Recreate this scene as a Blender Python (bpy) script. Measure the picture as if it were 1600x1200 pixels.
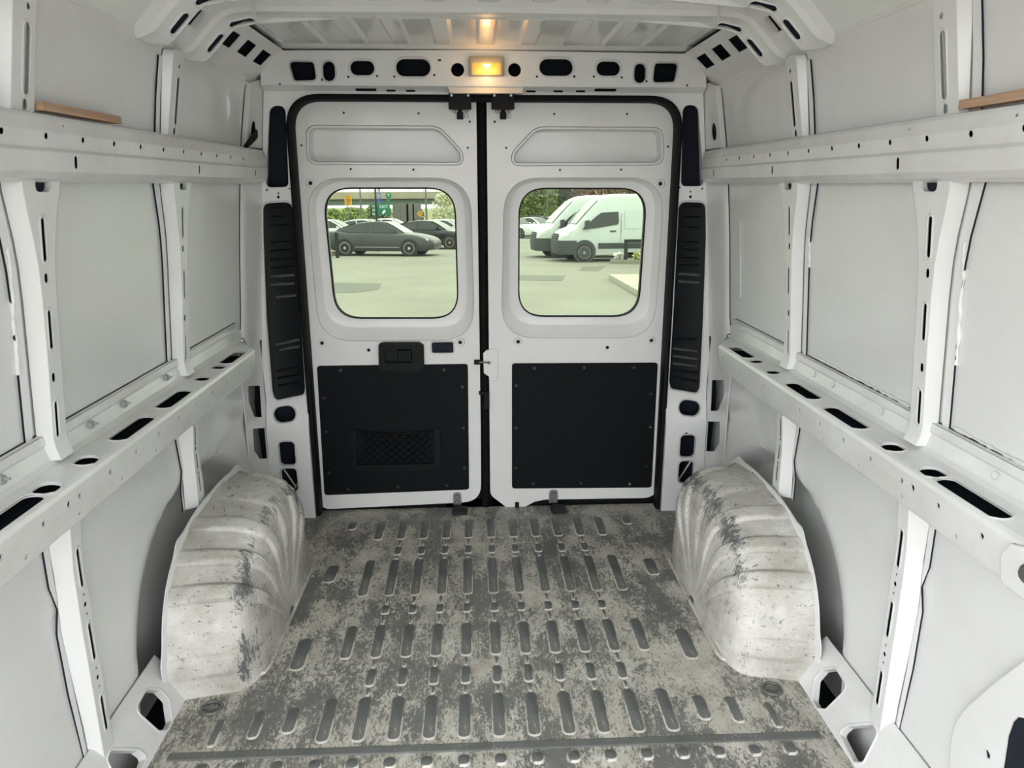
import bpy, bmesh, math, random
from mathutils import Vector, Matrix
from mathutils.geometry import delaunay_2d_cdt
random.seed(7)
for o in list(bpy.data.objects): bpy.data.objects.remove(o)
SC = bpy.context.scene; COL = SC.collection
# ------------------------------------------------------------------ camera
F = 1150.0; CAM = Vector((-.045, 0, 1.43))
_fw = Vector(((744-800)/F, (290-600)/F, 1)).normalized()        # van axis in camera axes (right, down, forward)
_zw = Vector((1,0,0)).cross(_fw).normalized()
if _zw.y > 0: _zw = -_zw
_xw = _fw.cross(_zw)
ROT = Matrix((_xw, _fw, _zw))                                    # rows: world axes in camera axes
cd = bpy.data.cameras.new('camera'); cam = bpy.data.objects.new('camera', cd); COL.objects.link(cam)
cd.sensor_width = 36; cd.lens = F/1600*36; cd.clip_start = .02; cd.clip_end = 600
_c = [ROT.col[0], -ROT.col[1], -ROT.col[2]]
cam.matrix_world = Matrix.Translation(CAM) @ Matrix((_c[0], _c[1], _c[2])).transposed().to_4x4()
SC.camera = cam
# ------------------------------------------------------------------ world, lights, exposure
w = bpy.data.worlds.new('overcast_sky'); SC.world = w; w.use_nodes = True
bg = w.node_tree.nodes['Background']; bg.inputs[0].default_value = (.97, .975, 1.0, 1); bg.inputs[1].default_value = SKY = 1.0
sd = bpy.data.lights.new('sun', 'SUN'); sd.energy = 1.2; sd.angle = .2; sd.color = (1, .96, .88)
sun = bpy.data.objects.new('sun', sd); COL.objects.link(sun)
sun.rotation_euler = Vector((-.30, -.35, -1)).to_track_quat('-Z', 'Y').to_euler()
SC.view_settings.view_transform = 'Standard'; SC.view_settings.look = 'None'
SC.view_settings.gamma = 1; SC.view_settings.use_curve_mapping = False
SC.view_settings.exposure = 2.38
# ------------------------------------------------------------------ measuring: a photo pixel onto a known plane of the van
def ray(x, y): return ROT @ Vector(((x-800)/F, (y-600)/F, 1))
def at(x, y, X=None, Y=None, Z=None):
    d = ray(x, y)
    t = (X-CAM.x)/d.x if X is not None else (Y-CAM.y)/d.y if Y is not None else (Z-CAM.z)/d.z
    return CAM + d*t
def atp(x, y, n, c):
    d = ray(x, y); n = Vector(n); return CAM + d*((c-n.dot(CAM))/n.dot(d))
# ------------------------------------------------------------------ materials
MATS = {}
def newmat(name):
    m = bpy.data.materials.new(name); m.use_nodes = True; MATS[name] = m
    nt = m.node_tree; return m, nt, nt.nodes['Principled BSDF']
def nd(nt, t, **kw):
    n = nt.nodes.new(t)
    for k, v in kw.items():
        if k.startswith('i_'):
            kk = k[2:]; kk = int(kk) if kk.isdigit() else kk.replace('_', ' ')
            n.inputs[kk].default_value = v
        else: setattr(n, k, v)
    return n
def ramp(nt, fac, stops):
    r = nt.nodes.new('ShaderNodeValToRGB'); e = r.color_ramp.elements
    while len(e) < len(stops): e.new(.5)
    for k, (p, c) in enumerate(stops):
        e[k].position = p; e[k].color = c if len(c) == 4 else (*c, 1)
    nt.links.new(fac, r.inputs[0]); return r
def mixc(nt, fac, a, b):
    m = nt.nodes.new('ShaderNodeMix'); m.data_type = 'RGBA'
    for v, i in ((fac, 0), (a, 6), (b, 7)):
        if isinstance(v, (int, float)): m.inputs[i].default_value = v
        elif isinstance(v, tuple): m.inputs[i].default_value = v if len(v) == 4 else (*v, 1)
        else: nt.links.new(v, m.inputs[i])
    return m.outputs[2]
def objco(nt, scale):
    tc = nt.nodes.new('ShaderNodeTexCoord'); mp = nt.nodes.new('ShaderNodeMapping')
    mp.inputs['Scale'].default_value = scale; nt.links.new(tc.outputs['Object'], mp.inputs[0]); return mp.outputs[0]
def noise(nt, scale, det=4, rough=.6, vec=None, dist=0):
    n = nd(nt, 'ShaderNodeTexNoise', i_Scale=scale, i_Detail=det, i_Roughness=rough, i_Distortion=dist)
    if vec: nt.links.new(vec, n.inputs['Vector'])
    return n.outputs[0]
def mul(nt, a, b, op='MULTIPLY'):
    m = nt.nodes.new('ShaderNodeMath'); m.operation = op
    for v, i in ((a, 0), (b, 1)):
        if isinstance(v, (int, float)): m.inputs[i].default_value = v
        else: nt.links.new(v, m.inputs[i])
    return m.outputs[0]
def plain(name, col, rough=.5, metal=0, emit=None, spec=.5, bumpn=0):
    m, nt, b = newmat(name)
    b.inputs['Base Color'].default_value = (*col, 1); b.inputs['Roughness'].default_value = rough
    b.inputs['Metallic'].default_value = metal; b.inputs['Specular IOR Level'].default_value = spec
    if emit: b.inputs['Emission Color'].default_value = (*emit[:3], 1); b.inputs['Emission Strength'].default_value = emit[3]
    if bumpn:
        bp = nd(nt, 'ShaderNodeBump', i_Strength=.4, i_Distance=.002); nt.links.new(noise(nt, bumpn, 3), bp.inputs['Height']); nt.links.new(bp.outputs[0], b.inputs['Normal'])
    return m
def paintmat(name, scuff, dirt, base=(.74,.75,.745), wear=None):
    """white body paint; scuff: 0..1 share of dark scrapes, dirt: strength of grey-brown soiling"""
    m, nt, b = newmat(name); L = nt.links
    co = objco(nt, (1,1,1)); co2 = objco(nt, (2.2,.8,5)); co3 = objco(nt, (1.5,6,1.2))
    d = ramp(nt, noise(nt, 4.5, 9, .7, co), [(.36, (0,0,0)), (.66, (1,1,1))]).outputs[0]
    c = mixc(nt, mul(nt, d, dirt), base, (.34,.325,.28))
    s1 = ramp(nt, noise(nt, 26, 6, .7, co2, .6), [(.735-.16*scuff, (0,0,0)), (.775-.16*scuff, (1,1,1))]).outputs[0]
    s2 = ramp(nt, noise(nt, 22, 5, .7, co3, .4), [(.75-.16*scuff, (0,0,0)), (.79-.16*scuff, (1,1,1))]).outputs[0]
    zone = ramp(nt, noise(nt, 2.3, 3, .5, co), [(.5-.25*scuff, (0,0,0)), (.62-.2*scuff, (1,1,1))]).outputs[0]
    s = mul(nt, mul(nt, s1, s2, 'MAXIMUM'), zone)
    if wear:                                                     # heavy rubbing along an edge: wear = (local |x| centre, width)
        tc = nt.nodes.new('ShaderNodeTexCoord'); sx = nt.nodes.new('ShaderNodeSeparateXYZ'); L.new(tc.outputs['Object'], sx.inputs[0])
        dx = mul(nt, mul(nt, mul(nt, sx.outputs[0], wear[0], 'SUBTRACT'), 0, 'ABSOLUTE'), wear[1], 'DIVIDE')
        k = ramp(nt, dx, [(0, (1,1,1)), (1, (0,0,0))]).outputs[0]
        n3 = noise(nt, 24, 9, .8, co3, .9); zz = ramp(nt, noise(nt, 5, 3, .6, co), [(.36, (0,0,0)), (.62, (1,1,1))]).outputs[0]; t = mul(nt, mul(nt, mul(nt, k, zz), .29), n3, 'ADD')
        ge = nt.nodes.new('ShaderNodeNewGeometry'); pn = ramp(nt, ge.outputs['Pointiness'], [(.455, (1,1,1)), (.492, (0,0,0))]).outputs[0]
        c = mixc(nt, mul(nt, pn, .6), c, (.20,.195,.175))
        s = mul(nt, s, ramp(nt, t, [(.67, (0,0,0)), (.72, (1,1,1))]).outputs[0], 'MAXIMUM')
    c = mixc(nt, s, c, (.11,.115,.115))
    L.new(c, b.inputs['Base Color']); b.inputs['Roughness'].default_value = .32+.3*dirt
    b.inputs['Coat Weight'].default_value = .45*(1-dirt); b.inputs['Coat Roughness'].default_value = .08
    bv = nd(nt, 'ShaderNodeBevel', samples=2, i_Radius=.004); L.new(bv.outputs[0], b.inputs['Normal'])
    return m
WHITE = paintmat('white_body_paint', .10, .10)
RAIL = paintmat('scuffed_white_rail_paint', .32, .28)
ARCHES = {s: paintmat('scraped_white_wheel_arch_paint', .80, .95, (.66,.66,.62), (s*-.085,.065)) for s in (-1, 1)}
DOORW = paintmat('white_door_paint', .16, .10, (.74,.75,.74))
ECOAT_SHADE = plain('dark_primer_and_cavity_shade', (.012,.016,.025), .7, spec=.2)  # primer colour, taken darker to stand in for shade inside holes and seams
BLACK = plain('black_plastic', (.0042,.0052,.0062), .5, spec=.17)
TRIM = plain('black_fibre_trim_board', (.0045,.0056,.0065), .6, spec=.13)
RUBBER = plain('black_rubber_seal', (.0045,.005,.006), .6, spec=.15)
STEEL = plain('zinc_steel', (.35,.35,.34), .35, .9)
GREYCAP = plain('grey_plastic_plug', (.30,.32,.32), .5)
BEIGE = plain('beige_lamp_plastic', (.42,.38,.29), .5)
WOOD = None
def woodmat():
    m, nt, b = newmat('bare_wood'); co = objco(nt, (30,1.5,30))
    r = ramp(nt, noise(nt, 4, 6, .6, co), [(.3, (.36,.22,.14)), (.7, (.56,.38,.25))])
    nt.links.new(r.outputs[0], b.inputs['Base Color']); b.inputs['Roughness'].default_value = .7; return m
WOOD = woodmat()
def floormat(name, lo, hi, worn):
    """van floor: white paint worn through to grey, soiled; streaks run along the van"""
    m, nt, b = newmat(name); L = nt.links
    co = objco(nt, (1,1,1)); cs = objco(nt, (2.1,.95,1)); cf = objco(nt, (1.6,.7,1))
    n1 = noise(nt, 3.4, 10, .74, cf); n2 = noise(nt, 62, 8, .8, cs, .7)
    n = mul(nt, mul(nt, n1, .55), mul(nt, n2, .45), 'ADD')
    k = ramp(nt, n, [(worn-.012, (0,0,0)), (worn+.012, (1,1,1))]).outputs[0]
    g = ramp(nt, noise(nt, 11, 6, .6, co), [(.3, lo), (.7, tuple(x*1.45 for x in lo))]).outputs[0]
    wt = ramp(nt, noise(nt, 9, 9, .7, co), [(.30, (.36,.33,.27)), (.50, tuple(x*.8 for x in hi)), (.66, hi)]).outputs[0]
    c = mixc(nt, k, g, wt)
    crack = ramp(nt, noise(nt, 55, 6, .8, cs, 1.4), [(.57, (0,0,0)), (.63, (1,1,1))]).outputs[0]
    c = mixc(nt, mul(nt, crack, .75), c, (.07,.068,.06))
    st = ramp(nt, noise(nt, 1.6, 4, .5, co), [(.5, (0,0,0)), (.75, (1,1,1))]).outputs[0]
    c = mixc(nt, mul(nt, st, .22), c, (.20,.17,.12))
    L.new(c, b.inputs['Base Color'])
    rr = ramp(nt, k, [(0, (.42,)*3), (1, (.62,)*3)]); L.new(rr.outputs[0], b.inputs['Roughness'])
    bp = nd(nt, 'ShaderNodeBump', i_Strength=.35, i_Distance=.002); L.new(n, bp.inputs['Height'])
    bv = nd(nt, 'ShaderNodeBevel', samples=2, i_Radius=.003); L.new(bv.outputs[0], bp.inputs['Normal'])
    L.new(bp.outputs[0], b.inputs['Normal']); return m
FLOOR = floormat('worn_painted_steel_floor', (.122,.125,.118), (.62,.60,.53), .500)
PADEDGE = floormat('floor_rib_edge_with_white_paint', (.13,.132,.126), (.60,.585,.53), .485)
RIB = floormat('worn_grey_floor_rib', (.095,.102,.097), (.42,.41,.37), .58)
def glassmat(name, tint, refl=1.22):
    m = bpy.data.materials.new(name); m.use_nodes = True; nt = m.node_tree; nt.nodes.clear(); L = nt.links
    out = nt.nodes.new('ShaderNodeOutputMaterial'); mx = nt.nodes.new('ShaderNodeMixShader')
    tr = nt.nodes.new('ShaderNodeBsdfTransparent'); gl = nt.nodes.new('ShaderNodeBsdfGlossy')
    tr.inputs[0].default_value = (*tint, 1); gl.inputs['Roughness'].default_value = .0
    fr = nt.nodes.new('ShaderNodeFresnel'); fr.inputs[0].default_value = refl
    L.new(fr.outputs[0], mx.inputs[0]); L.new(tr.outputs[0], mx.inputs[1]); L.new(gl.outputs[0], mx.inputs[2]); L.new(mx.outputs[0], out.inputs[0])
    return m
GLASS = glassmat('tinted_rear_glass', (.615,.66,.58))
# ------------------------------------------------------------------ mesh helpers
def tago(o, label=None, cat=None, group=None, kind=None):
    for k, v in (('label', label), ('category', cat), ('group', group), ('kind', kind)):
        if v: o[k] = v
    return o
def thing(name, label, cat, loc, group=None, rz=0):
    o = bpy.data.objects.new(name, None); COL.objects.link(o); o.location = loc; o.rotation_euler = (0,0,rz); o.empty_display_size = .05
    return tago(o, label, cat, group)
class MB:
    def __init__(s): s.v = []; s.f = []
    def add(s, vs, fs):
        k = len(s.v); s.v += [Vector(p) for p in vs]; s.f += [tuple(i+k for i in f) for f in fs]; return s
    def box(s, a, b):
        x0,y0,z0 = a; x1,y1,z1 = b
        return s.add([(x0,y0,z0),(x1,y0,z0),(x1,y1,z0),(x0,y1,z0),(x0,y0,z1),(x1,y0,z1),(x1,y1,z1),(x0,y1,z1)],
            [(0,3,2,1),(4,5,6,7),(0,1,5,4),(1,2,6,5),(2,3,7,6),(3,0,4,7)])
    def loft(s, loops, closed=True, cap0=False, cap1=False):
        n = len(loops[0]); k = len(s.v)
        for l in loops: s.v += [Vector(p) for p in l]
        for a in range(len(loops)-1):
            for i in range(n if closed else n-1):
                j = (i+1) % n
                s.f.append((k+a*n+i, k+a*n+j, k+(a+1)*n+j, k+(a+1)*n+i))
        if cap0: s.f.append(tuple(k+i for i in range(n))[::-1])
        if cap1: s.f.append(tuple(k+(len(loops)-1)*n+i for i in range(n)))
        return s
    def tube(s, path, r, n=8, closed=False):
        path = [Vector(p) for p in path]; m = len(path); loops = []
        up = Vector((0,0,1)); prev = None
        for i, p in enumerate(path):
            if closed: t = path[(i+1) % m]-path[i-1]
            else: t = path[min(i+1, m-1)]-path[max(i-1, 0)]
            t.normalize()
            if prev is None:
                a = t.cross(up) if abs(t.dot(up)) < .95 else t.cross(Vector((0,1,0)))
            else: a = prev - t*prev.dot(t)
            a.normalize(); prev = a; b = t.cross(a)
            rr = r[i] if isinstance(r, (list, tuple)) else r
            loops.append([p+a*(rr*math.cos(q*2*math.pi/n))+b*(rr*math.sin(q*2*math.pi/n)) for q in range(n)])
        if closed: loops.append(loops[0])
        return s.loft(loops, True, not closed, not closed)
    def disc(s, c, axis, r, h, n=14, r2=None):
        c = Vector(c); ax = Vector(axis).normalized(); a = ax.cross(Vector((0,0,1)))
        if a.length < .1: a = ax.cross(Vector((1,0,0)))
        a.normalize(); b = ax.cross(a); r2 = r if r2 is None else r2
        ring = lambda rr, off: [c+ax*off+a*(rr*math.cos(q*2*math.pi/n))+b*(rr*math.sin(q*2*math.pi/n)) for q in range(n)]
        return s.loft([ring(r,0), ring(r2,h)], True, True, True)
    def build(s, name, mat, parent=None, sharp=30, local=False, origin=None):
        off = Vector((0,0,0))
        if parent is not None and not local: off = parent.matrix_basis.translation.copy() if parent.parent is None else Vector(parent.get('_o', (0,0,0)))
        if origin is not None: off = Vector(origin)
        me = bpy.data.meshes.new(name); me.from_pydata([v-off for v in s.v], [], s.f)
        bm = bmesh.new(); bm.from_mesh(me); bmesh.ops.remove_doubles(bm, verts=bm.verts, dist=1e-5); bmesh.ops.recalc_face_normals(bm, faces=bm.faces); bm.to_mesh(me); bm.free()
        for p in me.polygons: p.use_smooth = True
        me.set_sharp_from_angle(angle=math.radians(sharp))
        me.materials.append(mat)
        o = bpy.data.objects.new(name, me); COL.objects.link(o)
        if parent is not None: o.parent = parent
        if origin is not None and parent is None: o.location = origin
        return o
def inpoly(p, poly):
    x, y = p; c = False; n = len(poly)
    for i in range(n):
        x1, y1 = poly[i]; x2, y2 = poly[i-1]
        if (y1 > y) != (y2 > y) and x < (x2-x1)*(y-y1)/(y2-y1)+x1: c = not c
    return c
def rpoly(pts, rad, n=5):
    """polygon with rounded corners; rad one number or one per corner"""
    out = []; m = len(pts); pts = [Vector(p[:2]) for p in pts]
    for i in range(m):
        p = pts[i]; a = (pts[i-1]-p); b = (pts[(i+1) % m]-p); r = rad[i] if isinstance(rad, (list, tuple)) else rad
        la, lb = a.length, b.length; a.normalize(); b.normalize()
        ang = math.acos(max(-1, min(1, a.dot(b)))); d = min(r/math.tan(ang/2), la*.49, lb*.49) if ang < 3.1 else 0
        if d < 1e-6: out.append((p.x, p.y)); continue
        p0, p1 = p+a*d, p+b*d
        for k in range(n+1):
            t = k/n; q = p0*(1-t)**2+p*2*t*(1-t)+p1*t*t
            q = q*.75+((p0*(1-t)+p1*t))*.0+q*.25; out.append((q.x, q.y))
    return out
def rrect(cx, cy, w, h, r=None, n=5, rot=0):
    r = min(w, h)/2*.999 if r is None else r; out = []
    for sx, sy, a0 in ((1,1,0), (-1,1,90), (-1,-1,180), (1,-1,270)):
        for k in range(n+1):
            a = math.radians(a0+90*k/n); x = sx*(w/2-r)+r*math.cos(a); y = sy*(h/2-r)+r*math.sin(a)
            out.append((cx+x*math.cos(rot)-y*math.sin(rot), cy+x*math.sin(rot)+y*math.cos(rot)))
    return out
def circ(cx, cy, r, n=10): return [(cx+r*math.cos(2*math.pi*k/n), cy+r*math.sin(2*math.pi*k/n)) for k in range(n)]
def area(p): return sum(p[i-1][0]*p[i][1]-p[i][0]*p[i-1][1] for i in range(len(p)))/2
def offset(poly, d):
    """grow a polygon outward by d"""
    sg = 1 if area(poly) > 0 else -1; out = []; n = len(poly)
    for i in range(n):
        a = Vector(poly[i-1]); p = Vector(poly[i]); b = Vector(poly[(i+1) % n])
        t = (b-a)
        if t.length < 1e-9: out.append(tuple(p)); continue
        t.normalize(); out.append((p.x+t.y*d*sg, p.y-t.x*d*sg))
    return out
def sheet(mb, outline, holes, f, folds=(), rim=.008, orim=None, lip=None):
    """pressed sheet: CDT of an outline with holes mapped by f(u,v,w); w>0 points to the cabin; edges get walls going back"""
    V = []; E = []; 
    for poly in [outline]+list(holes):
        k = len(V); n = len(poly); V += [Vector(p[:2]) for p in poly]; E += [(k+i, k+(i+1) % n) for i in range(n)]
    for a, b in folds:
        k = len(V); V += [Vector(a), Vector(b)]; E.append((k, k+1))
    vs, es, fs = delaunay_2d_cdt(V, E, [], 0, 1e-6)[:3]
    tri = []
    for t in fs:
        c = sum((vs[i] for i in t), Vector((0,0)))/len(t)
        if inpoly(c, outline) and not any(inpoly(c, h) for h in holes): tri.append(tuple(t))
    used = sorted({i for t in tri for i in t}); idx = {u: k for k, u in enumerate(used)}
    k0 = len(mb.v); mb.v += [Vector(f(vs[u].x, vs[u].y, 0)) for u in used]
    mb.f += [tuple(k0+idx[i] for i in t) for t in tri]
    cnt = {}
    for t in tri:
        for i in range(len(t)):
            e = (t[i], t[(i+1) % len(t)]); cnt[tuple(sorted(e))] = cnt.get(tuple(sorted(e)), 0)+1
    back = {}
    onh = lambda q: any(min((Vector(h[i])-q).length for i in range(len(h))) < 1e-5 or _onedge(q, h) for h in holes)
    for (a, b), c in cnt.items():
        if c != 1: continue
        hole = onh((vs[a]+vs[b])/2)
        for q in (a, b):
            if (q, hole) not in back:
                d = rim if hole else (orim if orim is not None else rim)
                d = d(vs[q].x, vs[q].y) if callable(d) else d
                back[(q, hole)] = len(mb.v); mb.v.append(Vector(f(vs[q].x, vs[q].y, -d)))
        mb.f.append((k0+idx[a], k0+idx[b], back[(b, hole)], back[(a, hole)]))
    for h, (wd, ht) in (lip or []):                              # raised bead pressed round an opening
        l = [offset(h, wd*q) for q in (0, .3, .7, 1)]; hh = (0, ht, ht, -.0005)
        mb.loft([[f(p[0], p[1], z) for p in ll] for ll, z in zip(l, hh)])
    return mb
def _onedge(q, h):
    for i in range(len(h)):
        a = Vector(h[i-1]); b = Vector(h[i]); ab = b-a; L2 = ab.length_squared
        if L2 < 1e-14: continue
        t = (q-a).dot(ab)/L2
        if -1e-4 <= t <= 1.0001 and (a+ab*t-q).length < 2e-5: return True
    return False
def interp(tab, z):
    if z <= tab[0][0]: return tab[0][1]
    for (a, x), (b, y) in zip(tab, tab[1:]):
        if z <= b: return x+(y-x)*(z-a)/(b-a)
    return tab[-1][1]
class Prof:
    """a bent strip: v runs along a polyline profile of (X,Z), u is Y"""
    def __init__(s, pts, sgn):
        s.p = [Vector(p) for p in pts]; s.c = [0]; s.s = sgn
        for a, b in zip(s.p, s.p[1:]): s.c.append(s.c[-1]+(b-a).length)
    def seg(s, v):
        for i in range(len(s.p)-1):
            if v <= s.c[i+1] or i == len(s.p)-2: return i
    def __call__(s, u, v, w=0):
        i = s.seg(v); d = (s.p[i+1]-s.p[i]).normalized(); q = s.p[i]+d*(v-s.c[i]); n = Vector((-d.y, d.x)); q = q+n*w
        return Vector((s.s*q.x, u, q.y))
    def v(s, seg, X=None, Z=None):
        a, b = s.p[seg], s.p[seg+1]; t = (X-a.x)/(b.x-a.x) if X is not None else (Z-a.y)/(b.y-a.y)
        return s.c[seg]+(b-a).length*t
    def folds(s, y0, y1): return [((y0-.01, c), (y1+.01, c)) for c in s.c[1:-1]]
# ================================================================== VAN SHELL
Y0, FY, HY, DY = -.5, 3.10, 3.06, 3.15
SKIN = [(-.12,.985),(.145,.978),(.30,.984),(.50,.992),(.56,.986),(.76,.985),(.915,.984),(1.10,.970),(1.25,.957),(1.37,.945),(1.45,.936),(1.56,.930),(1.60,.926),(1.72,.906),(1.80,.890),(1.83,.886)]
PX = [(.86,.938),(.885,.946),(.91,.948),(1.10,.931),(1.25,.918),(1.37,.907),(1.45,.896)]
EDGE = [(-.03,.969),(.1,.969),(.345,.965),(.6,.964),(.71,.967),(1.405,.905),(1.86,.859)]
skinx = lambda z: interp(SKIN, z)
def sm(t): t = max(0, min(1, t)); return t*t*(3-2*t)
def sk(y, z):
    """outer skin: bulges outward over the wheel and behind the rear corner panels"""
    x = skinx(z); e = ((abs(y-2.33)/.575)**2.4+(max(0, z)/.525)**2.4)**(1/2.4)
    return x+.075*sm((1-e)/.17)+(.05*sm((y-2.875)/.03) if z < .84 else .05*sm((y-2.995)/.03) if z > 1.5 else 0)
def strip(mb, a, b, nrm=None): return mb.loft([a, b], closed=False)
def pxz(pts, Y): return [(q.x, q.z) for q in (at(x, y, Y=Y) for x, y in pts)]
def post(wall, s, name, y0, outline, holes, xf, skin_gap=.004, splay=.35, flange=None, lips=()):
    f = lambda u, v, w: Vector((s*(xf(v)-w), u+(splay*-w*(1 if u > y0 else -1) if w < -.02 else 0), v))
    mb = MB(); zs = sorted({z for z, _ in PX if min(p[1] for p in outline) < z < max(p[1] for p in outline)})
    sheet(mb, outline, holes, f, [((y0-.15, z), (y0+.15, z)) for z in zs], .0015, lambda u, v: skinx(v)-skin_gap-xf(v), [(h, (.006,.002)) for h in lips])
    if flange:
        a = [(s*(skinx(z)-.005), y0+y, z) for z, y, _ in flange]; b = [(s*(skinx(z)-.0055), y0+e, z) for z, _, e in flange]
        mb.loft([a, b], closed=False); MB().loft([b, [(s*(skinx(z)-.0005), y0+e+.001, z) for z, _, e in flange]], closed=False).build('seam_shade_strip', ECOAT_SHADE, wall)  # dark strip at the flange edge paints the crevice shade
    return mb.build(name, WHITE, wall, 25)
def lerp_out(tab, y0): return [(y0+n, z) for z, n, f in tab]+[(y0+fr, z) for z, n, fr in reversed(tab)]
def bead(wall, s, pts, seed, r=.006):
    rnd = random.Random(seed); path = []; rad = []
    for (y0, z0), (y1, z1) in zip(pts, pts[1:]):
        n = max(3, int(math.hypot(y1-y0, z1-z0)/.012))
        for k in range(n):
            t = k/n; y = y0+(y1-y0)*t+rnd.uniform(-.0025,.0025); z = z0+(z1-z0)*t
            path.append((s*(skinx(z)-.003), y, z)); rad.append(r*rnd.uniform(.35,1.15))
    return MB().tube(path, rad, 6).build('sealant_bead', WHITE, wall, 60)
def side(s):
    nm = 'wall_right' if s > 0 else 'wall_left'
    # ---- outer skin
    zs = [z for z, _ in SKIN]; fine = []
    for a, b in zip(zs, zs[1:]):
        n = max(1, int((b-a)/.025)); fine += [a+(b-a)*k/n for k in range(n)]
    fine.append(zs[-1])
    Y0 = -.5 if s > 0 else 1.0                                    # the sliding door stands open on the left
    ysk = [Y0, 1.4]+[1.70+.02*k for k in range(61)]+[2.95,3.05,3.212]
    mb = MB(); mb.loft([[(s*sk(y, z), y, z) for z in fine] for y in ysk], closed=False)
    wall = mb.build(nm, WHITE, None, 25); tago(wall, kind='structure')
    MB().loft([[(s*.86, y, -.119), (s*1.09, y, -.119)] for y in (Y0, 3.2)], closed=False).build('underbody_plate', ECOAT_SHADE, wall)
    # ---- belt rail
    pr = Prof([(.897,.742),(.884,.752),(.880,.760),(.871,.806),(.868,.836),(.872,.845),(.880,.850),(.948,.856),(.960,.864),(.969,.893),(.964,.899),(.966,.918)], s)
    ye = 2.70; H = []; L = []
    vt = lambda x: pr.v(6, X=x)
    for yc, ln in ((1.266,.19),(1.77,.19),(2.027,.185),(2.543,.19)):
        h = rrect(yc, vt(.9), ln, .040, .0195, 5); H.append(h); L.append((h, (.006,.0025)))
    for yc in (1.392,1.545): h = rrect(yc, vt(.9), .055, .042, .020, 6); H.append(h); L.append((h, (.006,.0025)))
    for yc in (2.248,2.398): h = rrect(yc, vt(.9), .052, .038, .016, 5); H.append(h); L.append((h, (.005,.002)))
    for y in (.92,1.052,1.186,1.318,1.449,1.581,1.713,1.844,1.973,2.106,2.242,2.376,2.51,2.647): H.append(circ(y, pr.v(3, Z=.811), .0065, 8))
    for y in (1.407,2.419): H.append(circ(y, pr.v(3, Z=.8115), .0075, 8))
    for y in (1.073,1.262,1.451,1.64,1.828,2.019,2.211,2.341,2.407,2.59): H.append(circ(y, pr.v(2, Z=.772), .0048, 8))
    vm = pr.c[-1]; mb = MB()
    sheet(mb, [(Y0,0),(ye,0),(ye,vm),(Y0,vm)], H, pr, pr.folds(Y0, ye), .004, .004, L)
    MB().loft([[(s*.978,y,.9188),(s*.9845,y,.9195)] for y in (Y0,2.85)], closed=False).build('seam_shade_strip', ECOAT_SHADE, wall); mb.loft([[(s*.966,y,.918),(s*.979,y,.9188)] for y in (Y0,2.85)], closed=False)  # narrow dark strip paints the shade line in the seam above the rail
    # rail end running into the rear pillar
    a = [pr(ye, c) for c in pr.c]; b = []
    for k, p in enumerate(a):
        x = abs(p.x); b.append((s*(x+(.970-x)*.55), 2.80, p.z+(.80-p.z)*.12)); 
    c2 = [(s*(.978), 2.90, p.z+(.80-p.z)*.3) for p in a]
    mb.loft([a, b, c2], closed=False)
    belt = mb.build('belt_rail', RAIL, wall, 22)
    MB().loft([[(s*.965,y,.77),(s*.890,y,.765),(s*.882,y,.806),(s*.880,y,.822),(s*.965,y,.822)] for y in (Y0, ye)], closed=False).build('belt_rail_hole_shade', ECOAT_SHADE, wall)  # dark sheet inside the rail paints the shade seen through its holes
    # rubber plugs behind the belt rail
    for y in ((1.36,1.70,1.87,2.14) if s < 0 else (1.30,1.72,1.98,2.10)):
        m = MB()
        if s < 0: m.disc((s*.962, y, .885), (-s,0,.2), .011, .006, 12, .009); m.disc((s*.957, y+.004, .885), (-s,0,.1), .004, .010, 8, .003)
        else: m.disc((s*.964, y, .882), (-s,0,.2), .009, .002, 12, .008)
        m.build('plug', GREYCAP if s < 0 else WHITE, wall)
    # ---- upper rail
    pu = Prof([(.905,1.436),(.880,1.444),(.868,1.456),(.864,1.494),(.872,1.500),(.866,1.530),(.874,1.556),(.880,1.563),(.925,1.572)], s)
    H = []
    for k in range(-2, 11): H.append(circ(1.39+.1376*k, pu.v(4, Z=1.522), .0065, 8))
    for y in (1.0,1.62,2.32,2.90): H.append(rrect(y, pu.v(2, Z=1.476), .012, .026, None, 3))
    for y in (1.28,1.60,2.15,2.72): H.append(circ(y, pu.v(5, Z=1.545), .003, 6))
    vm = pu.c[-1]; mb = MB()
    sheet(mb, [(Y0,0),(3.06,0),(3.06,vm),(Y0,vm)], H, pu, pu.folds(Y0, 3.06), .0015, .004)
    mb.build('upper_rail', RAIL, wall, 22)
    MB().loft([[(s*.885,y,1.456),(s*.884,y,1.555)] for y in (Y0, 3.05)], closed=False).build('upper_rail_hole_shade', ECOAT_SHADE, wall)  # added dark sheet: painted shade behind the upper rail holes
    # ---- upright posts between the rails
    for y0 in (1.54, 2.262):
        tab = [(.862,-.016,.034),(.90,-.016,.034),(1.10,-.016,.034),(1.20,-.018,.034),(1.27,-.023,.037),(1.33,-.034,.045),(1.38,-.048,.056),(1.42,-.060,.066),(1.448,-.064,.070)]
        out = lerp_out(tab, y0)
        cz = [(.949,.079,.012),(1.143,.081,.012),(1.325,.086,.013)]
        H = [rrect(y0, z, w, h, None, 4) for z, h, w in cz]+[rrect(y0, z, .012, .020, None, 4) for z in (1.041,1.249)]
        u = rpoly([(y0-.020,1.4485),(y0-.020,1.418),(y0+.034,1.418),(y0+.034,1.4485)], [.0,.024,.024,.0], 6)
        # open notch at the top, cut into the outline
        top = [(y0-.064,1.448)]
        i = next(k for k, p in enumerate(out) if abs(p[1]-1.448) < 1e-6)
        out = out[:i+1]+u+out[i+1:]
        xf = lambda z: interp(PX, z)
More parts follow.
